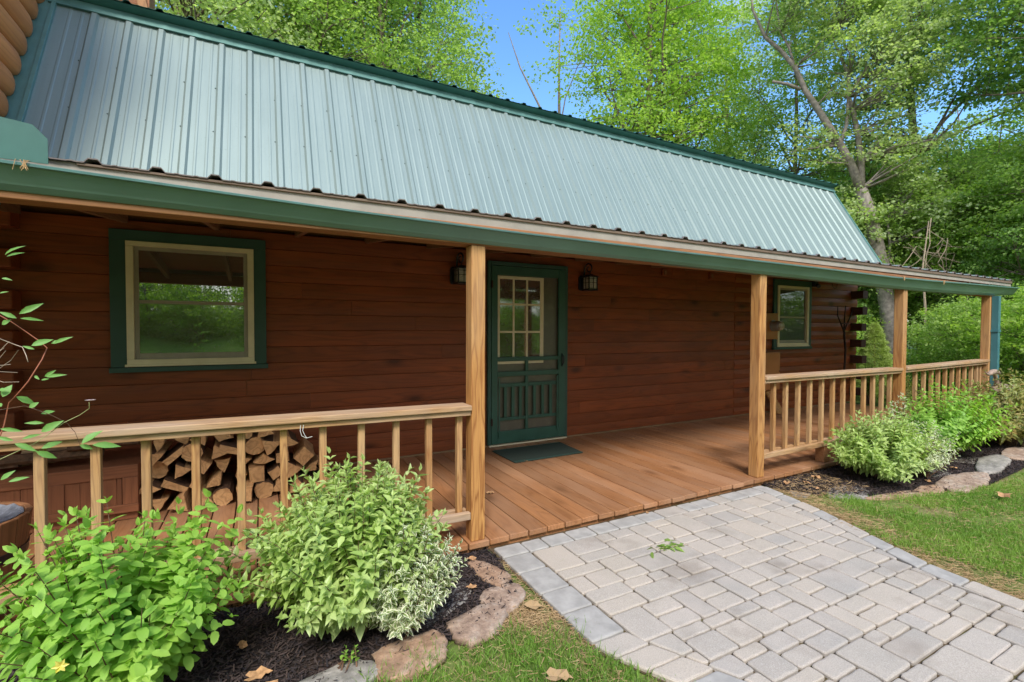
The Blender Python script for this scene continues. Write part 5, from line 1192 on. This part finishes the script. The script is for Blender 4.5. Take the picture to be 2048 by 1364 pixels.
fs = [(0, 1+k, 1+(k+1) % nn) for k in range(nn)]+[(1+j*nn+k, 1+(j+1)*nn+k, 1+(j+1)*nn+(k+1) % nn, 1+j*nn+(k+1) % nn) for j in range(3) for k in range(nn)]
mb.add(V_, fs); mb.build('liner', M['plastic'], bt, smooth=True)
mb = MB()
for k in range(40):
    a = rs_.uniform(0, 6.28); r_ = rs_.uniform(0, .13); s_ = rs_.uniform(.008, .022); c = Vector((bx+r_*math.cos(a), by+r_*math.sin(a), 0.40)); mb.add([c+Vector((s_, 0, 0)), c+Vector((0, s_, 0)), c+Vector((-s_, 0, 0)), c+Vector((0, -s_, 0)), c+Vector((0, 0, s_*.8)), c-Vector((0, 0, s_))], [(0, 1, 4), (1, 2, 4), (2, 3, 4), (3, 0, 4), (1, 0, 5), (2, 1, 5), (3, 2, 5), (0, 3, 5)])
mb.build('soil', M['soil'], bt)
mb = MB(); hp = []
for k in range(17):
    a = math.pi*k/16; hp.append((bx+0.20+0.0*k, by-0.14-0.03*math.sin(a)+0.0, 0.36-0.0))
hp = [(bx+0.155, by-0.175, 0.335), (bx+0.175, by-0.195, 0.31), (bx+0.19, by-0.205, 0.26), (bx+0.185, by-0.205, 0.21), (bx+0.16, by-0.205, 0.17), (bx+0.125, by-0.21, 0.15), (bx+0.09, by-0.215, 0.17), (bx+0.06, by-0.22, 0.21), (bx+0.045, by-0.22, 0.26), (bx+0.05, by-0.22, 0.31), (bx+0.06, by-0.215, 0.335)]
mb.tube(hp, 0.011, n=8); mb.build('rope_handle', M['rope'], bt, smooth=True)
mb = MB(); mb.lathe([(0.0, -0.004), (0.012, -0.004), (0.012, -0.012), (0.0, -0.012)][::-1], bx+0.06, 0.335, 10, 'y', by-0.225); mb.build('knob', M['blackm'], bt)
mb = MB()
for k in range(3): mb.box(bx-0.15+0.12*k, bx-0.09+0.12*k, by-0.15, by+0.15, 0.002, 0.1195)
mb.build('foot', M['barrel'], bt, bevel=0.004)

# ================================================================ VINE at the left edge
vn = thing('clematis_vine', 'thin climbing vine with pointed leaves and one pale purple flower at the left railing', 'vine', (-0.9, 2.2, GZ))
rs = np.random.RandomState(8)
VY = 2.2
def vst(name, pts, r_, m_):
    pts = [(x, VY+0.03*math.sin(i*0.9+x*20), z) for i, (x, z) in enumerate(pts)]; n_ = len(pts)
    mb = MB(); mb.tube(pts, [r_*(1-0.4*i/(n_-1)) for i in range(n_)], n=6); mb.build(name, M[m_], vn, smooth=True)
vst('stem', [(-0.88, GZ), (-0.85, 0.3), (-0.829, 0.62), (-0.8, 0.851), (-0.77, 0.989), (-0.759, 1.065), (-0.723, 1.099), (-0.692, 1.139), (-0.666, 1.211), (-0.659, 1.25), (-0.679, 1.274), (-0.716, 1.31), (-0.747, 1.34), (-0.80, 1.38)], 0.0026, 'vinestem')
vst('stem', [(-0.9, 0.9), (-0.85, 1.0), (-0.797, 1.039), (-0.772, 1.046), (-0.72, 1.051), (-0.671, 1.038), (-0.635, 1.02), (-0.608, 0.986), (-0.59, 0.947), (-0.571, 0.905)], 0.0015, 'twig')
vst('flower_stem', [(-0.95, 0.7), (-0.88, 0.80), (-0.809, 0.858), (-0.774, 0.88), (-0.696, 0.919), (-0.645, 0.956), (-0.608, 0.99), (-0.575, 1.008), (-0.546, 1.031), (-0.539, 1.056)], 0.0017, 'vinepale')
vst('dead_stem', [(-0.92, 1.28), (-0.86, 1.31), (-0.801, 1.307), (-0.768, 1.284), (-0.742, 1.263), (-0.717, 1.254), (-0.697, 1.227), (-0.691, 1.205)], 0.0018, 'deadstem')
mb = MB()
for i in range(9):
    a = np.array([-0.815, VY, 1.20])+rs.normal(size=3)*[0.02, 0.02, 0.03]; b = a+np.array([0.05+rs.rand()*0.02, rs.normal()*0.02, 0.02+rs.normal()*0.03]); mb.tube([tuple(a), tuple((a+b)/2+rs.normal(size=3)*0.008), tuple(b)], 0.0009, n=4)
mb.build('dead_tendrils', M['deadstem'], vn)
LV = [(-0.752, 1.563, -0.706, 1.602, 0.16), (-0.754, 1.56, -0.714, 1.586, 0.15), (-0.764, 1.486, -0.738, 1.483, 0.29), (-0.765, 1.434, -0.745, 1.443, 0.24), (-0.72, 1.367, -0.664, 1.405, 0.26), (-0.717, 1.352, -0.662, 1.349, 0.18), (-0.724, 1.352, -0.764, 1.375, 0.28), (-0.767, 1.331, -0.743, 1.349, 0.48), (-0.681, 1.247, -0.711, 1.26, 0.26), (-0.69, 1.259, -0.64, 1.283, 0.34), (-0.645, 1.265, -0.617, 1.28, 0.31), (-0.631, 1.265, -0.584, 1.292, 0.22), (-0.681, 1.158, -0.665, 1.144, 0.36), (-0.665, 1.141, -0.646, 1.146, 0.32), (-0.655, 1.153, -0.627, 1.174, 0.28), (-0.649, 1.152, -0.597, 1.162, 0.2), (-0.762, 1.089, -0.745, 1.129, 0.51), (-0.77, 1.113, -0.747, 1.118, 0.45), (-0.759, 1.059, -0.771, 1.075, 0.51), (-0.734, 1.087, -0.687, 1.057, 0.33), (-0.691, 1.051, -0.669, 1.068, 0.69), (-0.669, 1.025, -0.635, 1.033, 0.39), (-0.668, 0.989, -0.716, 0.997, 0.22), (-0.666, 0.964, -0.611, 1.0, 0.34), (-0.771, 0.983, -0.718, 0.972, 0.22), (-0.73, 0.944, -0.773, 0.963, 0.23), (-0.719, 0.942, -0.673, 0.956, 0.22), (-0.742, 0.927, -0.685, 0.899, 0.26), (-0.676, 0.901, -0.626, 0.921, 0.33), (-0.68, 0.899, -0.629, 0.868, 0.3), (-0.567, 0.907, -0.517, 0.953, 0.34), (-0.574, 0.903, -0.539, 0.885, 0.36), (-0.537, 0.901, -0.459, 0.889, 0.26), (-0.774, 0.892, -0.751, 0.897, 0.27), (-0.775, 0.842, -0.756, 0.836, 0.4), (-0.767, 0.814, -0.736, 0.842, 0.34), (-0.746, 0.807, -0.699, 0.819, 0.24)]
for i, (x0, z0, x1, z1, wr) in enumerate(LV):
    lb = LB(); l = math.hypot(x1-x0, z1-z0); yv = VY+rs.uniform(-.03, .02)
    if i < 30 or l > 0.03:
        lb.add(T_OV, [(x0, yv, z0)], [(x1-x0, rs.uniform(-.015, .02), z1-z0)], [(rs.normal()*0.2, -1, 0.55+rs.normal()*0.2)], l*1.04, min(0.6, wr*1.15))
        obj_from('leaf', lb.mesh('leaf', M['lf_vine'], True, tuple(vn.location)), vn)
fl = LB(); fc = np.array([-0.539, VY, 1.060])
for i in range(14):
    a = i*0.45; fl.add(T_POINT, [fc], [[math.cos(a), math.sin(a), 0.32]], [[0, 0, 1]], 0.017, 0.22)
fo = obj_from('flower', fl.mesh('flower', M['petal_w'], origin=tuple(vn.location)), vn)

# ================================================================ STONES
def stone(name, label, cat, cx, cy, sx, sy, h, rot, m_, seed, group, top_tilt=0.0, zb=None):
    h = h*0.6; sx *= 1.1; sy *= 1.25
    rs = np.random.RandomState(seed); n = 26; zb = GZ-0.01 if zb is None else zb
    aa = np.arange(n)*6.283/n; kk = 5; co = np.sort(rs.rand(kk)*6.283*0.4+np.arange(kk)*6.283/kk); nrm = rs.uniform(0.78, 1.02, kk)
    r_ = np.min([nrm[q]/np.maximum(0.25, np.cos((aa-co[q]+np.pi) % (2*np.pi)-np.pi)) for q in range(kk)], axis=0); r_ = np.minimum(r_, 1.25)+rs.normal(size=n)*0.025
    lv = [(1.0, 0.0), (1.03, 0.55), (1.0, 0.88), (0.95, 1.0), (0.66, 1.02), (0.33, 1.0)]
    V_ = []
    for s_, hh in lv:
        jit = rs.normal(size=n)*0.03
        for k in range(n):
            a = 6.283*k/n; rr = r_[k]*s_*(1+jit[k]*(hh > 0)); x = sx/2*rr*math.cos(a); y = sy/2*rr*math.sin(a)
            V_.append((x, y, hh*h+(rs.normal()*0.05*h if hh > 0.7 else 0)+top_tilt*x*(hh > .5)))
    V_.append((0, 0, h*1.02)); fs = [(l*n+k, l*n+(k+1) % n, (l+1)*n+(k+1) % n, (l+1)*n+k) for l in range(5) for k in range(n)]
    fs += [(5*n+k, 5*n+(k+1) % n, 6*n) for k in range(n)]+[list(range(n))[::-1]]
    c, s_ = math.cos(rad(rot)), math.sin(rad(rot)); V2 = [(cx+x*c-y*s_, cy+x*s_+y*c, zb+z) for x, y, z in V_]
    mb = MB(); mb.add(V2, fs); o = mb.build(name, M[m_], smooth=False); me = o.data
    for v_ in me.vertices: v_.co -= Vector((cx, cy, zb))
    o.location = (cx, cy, zb)
    o.data.polygons.foreach_set('use_smooth', [True]*len(o.data.polygons)); return tag(o, label, cat, group)
GE = 'rough stones edging the left bed'
for i, a in enumerate([
    (1.135, 2.41, 0.30, 0.125, 0.055, 98, 'st_tan', 'long tan stone at the corner of the deck and the path'),
    (1.085, 2.16, 0.22, 0.17, 0.055, 60, 'st_pink', 'squarish pink stone below the long tan one'),
    (0.90, 2.025, 0.34, 0.15, 0.06, 18, 'st_pink', 'pink stone with white lichen, in front of the grey slab'),
    (0.575, 1.965, 0.32, 0.17, 0.06, 12, 'st_tan', 'reddish tan stone below the white edged shrub'),
    (0.235, 1.93, 0.34, 0.15, 0.055, 4, 'st_grey', 'grey stone at the bottom edge beside the grass'),
    (-0.03, 1.92, 0.16, 0.11, 0.05, 10, 'st_grey', 'small pale stone at the bottom edge, left of the grey one'),
    (-0.3, 1.86, 0.3, 0.15, 0.05, -5, 'st_tan', 'tan edging stone below the lime shrub'),
    (-0.7, 1.80, 0.34, 0.15, 0.05, 3, 'st_pink', 'pink edging stone below the picture edge at the left')]):
    stone('edging_stone', a[7], 'stone', a[0], a[1], a[2], a[3], a[4], a[5], a[6], 100+i, GE)
stone('stepping_slab', 'flat grey slab in the black mulch right of the white edged shrub', 'stone slab', 0.79, 2.27, 0.34, 0.20, 0.035, 35, 'st_grey', 140, 'flat grey slabs in the mulch')
stone('stepping_slab', 'flat grey slab at the near corner of the right bed, touching the path', 'stone slab', 4.08, 2.43, 0.22, 0.14, 0.03, 10, 'st_grey', 141, 'flat grey slabs in the mulch')
stone('stepping_slab', 'flat grey slab just left below the round shrub', 'stone slab', 4.42, 2.22, 0.38, 0.22, 0.035, -12, 'st_grey', 142, 'flat grey slabs in the mulch')
stone('stepping_slab', 'flat slab peeping out right of the round shrub', 'stone slab', 5.75, 2.14, 0.42, 0.2, 0.035, -6, 'st_grey', 143, 'flat grey slabs in the mulch')
stone('stepping_slab', 'flat slab below the lime shrub', 'stone slab', 6.72, 2.12, 0.44, 0.24, 0.035, 5, 'st_grey', 144, 'flat grey slabs in the mulch')
stone('stepping_slab', 'flat slab between the lime and bronze shrubs', 'stone slab', 7.7, 2.02, 0.5, 0.2, 0.03, 0, 'st_grey', 145, 'flat grey slabs in the mulch')
GR = 'rough stones edging the right bed'
for i, a in enumerate([
    (4.70, 1.985, 0.55, 0.09, 0.045, -14, 'st_tan', 'thin buried tan stone along the grass below the round shrub'),
    (5.12, 1.915, 0.30, 0.12, 0.055, -8, 'st_tan', 'short tan stone left of the big mossy one'),
    (5.72, 1.86, 0.85, 0.20, 0.065, 4, 'st_pink', 'big pinkish mossy stone at the front of the right bed'),
    (6.60, 1.98, 0.85, 0.20, 0.085, 12, 'st_grey', 'tall grey mossy stone behind the big pinkish one'),
    (7.5, 2.03, 0.75, 0.2, 0.08, 4, 'st_pink', 'pinkish stone at the right edge of the picture'),
    (8.1, 1.98, 0.6, 0.25, 0.11, 0, 'st_tan', 'tan edging stone beyond the right edge')]):
    stone('edging_stone', a[7], 'stone', a[0], a[1], a[2], a[3], a[4], a[5], a[6], 160+i, GR)

# ================================================================ FALLEN LEAVES
def dry(label, x, y, z, s_, rot, m_='dryleaf', name='dry_leaf', grp='dry leaves on the deck', seed=0):
    rs = np.random.RandomState(abs(seed+int(x*100))); n = 14; V_ = [(0, 0, 0.006)]
    for k in range(n):
        a = 6.283*k/n; rr = s_*(0.55+0.45*abs(math.cos(a*2.5))+rs.rand()*0.15); V_.append((rr*math.cos(a), rr*0.6*math.sin(a), 0.004+abs(math.sin(a))*s_*0.5*rs.rand()))
    V_ += [(v_[0], v_[1], v_[2]-0.0008) for v_ in V_]
    m2 = n+1; fs = [(0, 1+k, 1+(k+1) % n) for k in range(n)]+[(m2, m2+1+(k+1) % n, m2+1+k) for k in range(n)]+[(1+k, m2+1+k, m2+1+(k+1) % n, 1+(k+1) % n) for k in range(n)]
    c, q = math.cos(rot), math.sin(rot); mb = MB(); mb.add([(v_[0]*c-v_[1]*q, v_[0]*q+v_[1]*c, v_[2]) for v_ in V_], fs); o = mb.build(name, M[m_]); o.location = (x, y, z); return tag(o, label, 'leaf', grp)
for i, (x, y, s_, lab) in enumerate([(1.62, 3.42, 0.036, 'curled dry leaf on the deck right of the first post'), (2.33, 4.10, 0.03, 'dry leaf on the front edge of the doormat'), (3.95, 4.36, 0.034, 'dry leaf on the deck right of the mat'), (3.2, 4.7, 0.03, 'dry leaf close to the wall right of the door'), (3.35, 4.2, 0.018, 'tiny leaf scrap on the deck nearest the mat corner'), (4.15, 3.92, 0.016, 'tiny pale scrap on the deck halfway to the second post'), (4.05, 3.2, 0.014, 'tiny white scrap on the deck near the second post'), (5.1, 4.3, 0.03, 'dry leaf in the shade near the wall behind the second post')]):
    dry(lab, x, y, 0.002, s_, i*1.3)
for i, (x, y, s_, lab) in enumerate([(5.15, 2.665, 0.03, 'white scrap on the deck edge beside the round shrub')]): dry(lab, x, y, 0.003, s_, 0.4, 'creamf')
for i, (x, y, s_, lab) in enumerate([(-0.02, 2.10, 0.05, 'brown leaf in the mulch between the two front shrubs'), (0.02, 2.0, 0.045, 'flat brown bark piece in the mulch near the bottom edge'), (-0.08, 2.33, 0.035, 'pinkish dry leaf in the mulch behind the lime shrub'), (0.98, 2.30, 0.03, 'dry leaf in the mulch beside the grey slab'), (4.15, 2.58, 0.045, 'orange brown leaf in the mulch by the second post'), (4.32, 2.50, 0.04, 'pale dry leaf in the mulch near the second post'), (4.55, 2.55, 0.05, 'light brown leaf in the mulch in front of the support block'), (4.25, 2.36, 0.03, 'small dry leaf beside the near slab'), (5.35, 2.02, 0.035, 'orange leaf in the mulch behind the big pinkish stone'), (6.1, 2.1, 0.03, 'pale leaf in the mulch left of the tall grey stone'), (1.1, 2.585, 0.035, 'rusty leaf at the deck corner above the long tan stone'), (2.55, 2.64, 0.018, 'small brown leaf at the foot of the deck edge')]):
    dry(lab, x, y, GZ+0.022, s_, i*0.9, name='dry_leaf', grp='dry leaves in the beds')
dry('tan bark flake lying on the right lawn', 5.35, 1.52, GZ+0.045, 0.075, 0.3, 'dryleaf', 'bark_flake', 'bark flakes on the grass'); dry('pale splintered bark piece in the left grass', 1.02, 1.53, GZ+0.03, 0.055, -0.6, 'straw', 'bark_flake', 'bark flakes on the grass')
dry('pale bark strip beside the pink stones', 1.18, 2.0, GZ+0.02, 0.045, -0.4, 'straw', 'bark_flake', 'bark flakes on the grass')
# wilted green leaf bunch on the path
wb = thing('wilted_leaves', 'small bunch of wilted green leaves lying on the pavers', 'leaves', (2.24, 2.15, PZ)); lb = LB(); rs = np.random.RandomState(6)
n = 34; P = np.column_stack([2.24+rs.normal(size=n)*0.055, 2.15+rs.normal(size=n)*0.025, PZ+0.004+rs.rand(n)*0.018]); lb.add(T_OV, P, unit(rs.normal(size=(n, 3))*[1, .5, .12]+[0.5, 0, 0]), unit(rs.normal(size=(n, 3))*.5+[0, 0, 1]), rs.uniform(.035, .075, n), rs.uniform(.2, .4, n))
obj_from('leaves', lb.mesh('leaves', M['lf_tree'], True, tuple(wb.location)), wb)
mb = MB(); mb.tube([(2.18, 2.16, PZ+.008), (2.25, 2.15, PZ+.012), (2.34, 2.135, PZ+.006), (2.40, 2.12, PZ+.004)], 0.0016, n=5); mb.build('stalk', M['deadstem'], wb)
# gutter debris
for i, (x, lab) in enumerate([(-0.82, 'dry tassel hanging from the gutter under the splash guard'), (7.15, 'dry tassel on the gutter left of the third post top'), (6.2, 'smaller dry tassel on the gutter near the cabin corner')]):
    db = thing('gutter_debris', lab, 'debris', (x, 2.595, 1.9), 'dry tassels caught on the gutter'); mb = MB(); rs = np.random.RandomState(30+i); zt = 1.985 if x < 0 else 1.905
    for k in range(9):
        a = np.array([x+rs.normal()*0.012, 2.597, zt]); b = a+[rs.normal()*0.014, -0.010, -0.02-rs.rand()*0.03]; mb.tube([tuple(a+[0, 0.02, 0.004]), tuple(a+[0, -0.006, 0.002]), tuple(b)], 0.0011, n=4)
    mb.build('fibres', M['rope'], db)

# ================================================================ BIRD ORNAMENT
bo = thing('bird_ornament', 'weathered brown garden ornament of a long necked bird above the bronze shrub', 'ornament', (8.62, 2.5, -0.06))
Yb = 2.45
def chain(name, pts, rr, m_='bird', flat=1): 
    mb = MB(); mb.tube([(x, Yb+dy, z) for x, dy, z in pts], rr, n=10, flat=flat); return mb.build(name, M[m_], bo, smooth=True)
chain('body', [(8.15, 0, 0.50), (8.22, 0, 0.53), (8.34, 0, 0.55), (8.46, 0, 0.57), (8.56, 0, 0.575), (8.64, 0, 0.57)], [0.02, 0.06, 0.085, 0.08, 0.05, 0.015])
chain('neck', [(8.30, 0, 0.60), (8.29, 0, 0.67), (8.25, 0, 0.73), (8.20, 0, 0.775), (8.12, 0, 0.79)], [0.028, 0.022, 0.02, 0.022, 0.02])
chain('head', [(8.02, 0, 0.765), (8.07, 0, 0.785), (8.15, 0, 0.80), (8.24, 0, 0.80), (8.32, 0, 0.785), (8.38, 0, 0.76)], [0.012, 0.028, 0.034, 0.032, 0.022, 0.010])
chain('beak', [(8.36, 0, 0.77), (8.43, 0, 0.75), (8.50, 0, 0.728)], [0.014, 0.009, 0.003], 'iron')
chain('crest', [(8.05, 0, 0.775), (7.98, 0, 0.78), (7.93, 0, 0.81)], [0.014, 0.010, 0.004])
chain('tail', [(8.58, 0, 0.56), (8.68, 0, 0.565), (8.80, 0, 0.575), (8.90, 0, 0.56)], [0.02, 0.04, 0.035, 0.010])
chain('stake', [(8.40, 0, -0.06), (8.40, 0, 0.55)], [0.012, 0.012], 'iron')
chain('wing', [(8.10, -0.05, 0.56), (8.22, -0.075, 0.57), (8.38, -0.075, 0.58), (8.52, -0.05, 0.56)], [0.015, 0.035, 0.035, 0.01])
